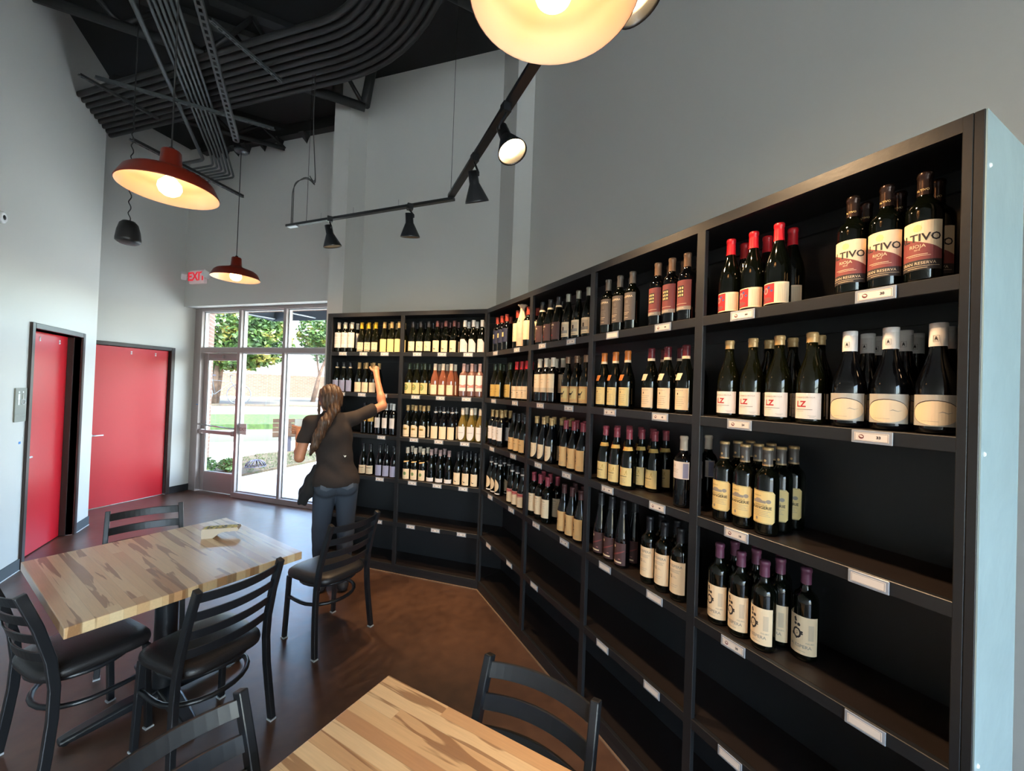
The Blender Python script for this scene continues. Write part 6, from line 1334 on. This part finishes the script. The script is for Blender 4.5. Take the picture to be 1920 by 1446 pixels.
# back pockets: stitched patches lying on the seat of the jeans
def surf_y(F, x, z, off=0.0):      # rear surface (towards -y) of a field at x, z
    i = int(round((x-F.lo[0])/F.h)); k = int(round((z-F.lo[2])/F.h)); col_ = F.F[i, :, k]; j = np.argmax(col_ < 0)
    if col_[j] >= 0: return None
    t = col_[j-1]/(col_[j-1]-col_[j]) if j > 0 else 0; return F.lo[1]+F.h*(j-1+t)-off
JP = mat('faded_pocket', srgb(76, 84, 96), 0.85)
for sg in (-1, 1):
    bm = NB(); cx_ = 0.002+sg*0.078; n = 6; g = {}
    for i in range(n+1):
        for j in range(n+1):
            u = -1+2*i/n; v = j/n; x = cx_+0.045*u; z = 0.985-0.10*v-(0.02*(1-abs(u)) if j == n else 0); y = surf_y(J, x, z, 0.003)
            g[i, j] = bm.verts.new((x, y if y is not None else -0.12, z))
    for i in range(n):
        for j in range(n): bm.faces.new([g[i, j], g[i+1, j], g[i+1, j+1], g[i, j+1]])
    mesh_obj('pocket', bm, JP, wom, smooth=True)
# shirt
S = Field(w(-0.10, 3.48, 0.86), w(0.66, 3.92, 1.58), 0.006)
S.ell(w(0.270, 3.668, 0.95), (0.180, 0.130, 0.15), 0.03); S.ell(w(0.256, 3.68, 1.10), (0.146, 0.108, 0.17), 0.05); S.ell(w(0.232, 3.69, 1.29), (0.164, 0.118, 0.165), 0.05)
S.ell(w(0.272, 3.632, 0.915), (0.184, 0.120, 0.110), 0.03); S.cap(w(0.085, 3.69, 1.415), w(0.375, 3.708, 1.435), 0.058, 0.060, 0.035); S.cap(w(0.215, 3.69, 1.40), w(0.207, 3.695, 1.485), 0.075, 0.062, 0.025)
mL = [(shL[i]*0.42+elL[i]*0.58) for i in range(3)]; mR = [(shR[i]*0.30+elR[i]*0.70) for i in range(3)]
S.cap(shL, mL, 0.058, 0.055, 0.03); S.cap(shR, mR, 0.060, 0.058, 0.03)
S.plane(w(0, 0, 0.893), (0, 0, -1)); S.ell(w(0.203, 3.70, 1.545), (0.068, 0.068, 0.055), 0.01, sub=True)
def cut_cap(F, p, d):     # square off a sleeve end
    p = np.array(p); d = np.array(d)/np.linalg.norm(d); ax = [F.lo[k]+F.h*np.arange(F.n[k]) for k in range(3)]; X, Y, Z = np.meshgrid(*ax, indexing='ij')
    t = (X-p[0])*d[0]+(Y-p[1])*d[1]+(Z-p[2])*d[2]; r2 = (X-p[0])**2+(Y-p[1])**2+(Z-p[2])**2; F.F = np.where(r2 < 0.09**2, np.maximum(F.F, t.astype(np.float32)), F.F)
cut_cap(S, mL, np.array(elL)-np.array(shL)); cut_cap(S, mR, np.array(elR)-np.array(shR))
S.warp(lambda X, Y, Z: 0.006*np.sin(34*Z+10*X+3*np.sin(9*X))*np.exp(-((Z-1.03)/0.09)**2)+0.0045*np.sin(48*X+20*Z)*np.exp(-((Z-1.36)/0.10)**2)+0.003*np.sin(25*X-30*Z))
S.mesh('shirt', TEE, wom)
# small pale bird mark low on the back
bm = NB(); pts = []
for dx, dz in ((-0.014, 0.012), (-0.004, 0.004), (0.004, 0.006), (0.014, 0.002), (0.006, -0.004), (0.001, -0.012), (-0.004, -0.004)):
    x, z = 0.055+dx, 1.135+dz; y = surf_y(S, x, z, 0.004); pts.append(bm.verts.new((x, y, z)))
bm.faces.new(pts); mesh_obj('shirt_mark', bm, mat('mark_white', (0.75, 0.75, 0.72), 0.7), wom)
# hair: cap over the skull and a long tail
G = Field(w(-0.02, 3.46, 1.08), w(0.36, 3.86, 1.76), 0.005)
G.ell(H3+fdir*-0.020+np.array([0, 0, 0.026]), (0.094, 0.108, 0.104), 0.01, face); G.ell(H3+fdir*-0.050+np.array([0, 0, -0.02]), (0.084, 0.064, 0.085), 0.02, face)
G.ell(H3+fdir*0.082+np.array([0, 0, -0.065]), (0.064, 0.075, 0.110), 0.01, face, sub=True)
tail = [H3+fdir*-0.085+np.array([0.0, 0, -0.01]), H3+fdir*-0.115+np.array([-0.005, 0, -0.08]), np.array(w(0.165, 3.555, 1.42)), np.array(w(0.125, 3.545, 1.32)), np.array(w(0.095, 3.545, 1.235)), np.array(w(0.068, 3.550, 1.165))]
G.chain(tail, [0.036, 0.040, 0.044, 0.040, 0.030, 0.012], 0.02)
G.chain([H3+sdir*-0.07+fdir*0.02+np.array([0, 0, 0.0]), H3+sdir*-0.082+fdir*0.012+np.array([0, 0, -0.09]), H3+sdir*-0.085+fdir*-0.01+np.array([0, 0, -0.16])], [0.014, 0.012, 0.005], 0.01)
G.warp(lambda X, Y, Z: 0.0028*np.sin(210*X+40*Z)+0.002*np.sin(330*X-30*Z+90*Y))
G.mesh('hair', HAIR, wom, 1)
# dark jacket slung at the left hip
K = Field(w(-0.06, 3.52, 0.70), w(0.20, 3.82, 1.12), 0.006)
K.chain([w(0.120, 3.66, 1.04), w(0.085, 3.66, 0.93), w(0.055, 3.66, 0.84), w(0.030, 3.66, 0.775)], [0.030, 0.045, 0.050, 0.040], 0.02); K.ell(w(0.05, 3.70, 0.84), (0.035, 0.09, 0.07), 0.02)
K.plane(w(0, 0, 0.755), (-0.25, 0, -1)); K.warp(lambda X, Y, Z: 0.005*np.sin(90*Y+20*Z)+0.004*np.sin(120*X))
K.mesh('jacket', mat('black_jacket', srgb(26, 26, 28), 0.9), wom)
# shoes
for an in (ankL, ankR):
    Q = Field((an[0]-0.07, an[1]-0.09, -0.01), (an[0]+0.07, an[1]+0.22, 0.15), 0.005)
    Q.cap((an[0], an[1]-0.02, 0.045), (an[0], an[1]+0.13, 0.030), 0.044, 0.040, 0.02); Q.cap((an[0], an[1], 0.05), (an[0], an[1], 0.10), 0.043, 0.045, 0.02)
    Q.plane((0, 0, 0.001), (0, 0, -1)); Q.plane((0, 0, 0.118), (0, 0, 1)); Q.mesh('shoe', SHOE, wom)
# phone in the left hand: a thing of its own
t = thing('phone', 'small pale phone held in the left hand of the woman', 'phone', (PX+OX, PY+OY-0.001, PZ), 0)
bm = NB(); box(bm, -0.036, 0.036, -0.0045, 0.0045, -0.03, 0.085); bmesh.ops.transform(bm, matrix=Matrix.Rotation(-0.06, 4, 'X'), verts=bm.verts[:]); mesh_obj('case', bm, mat('phone_case', srgb(150, 170, 186), 0.3), t, bevel=0.003)
bm = NB(); box(bm, -0.033, 0.033, -0.0052, -0.0046, -0.026, 0.081); bmesh.ops.transform(bm, matrix=Matrix.Rotation(-0.06, 4, 'X'), verts=bm.verts[:]); mesh_obj('screen', bm, mat('phone_screen', srgb(190, 206, 214), 0.2), t)
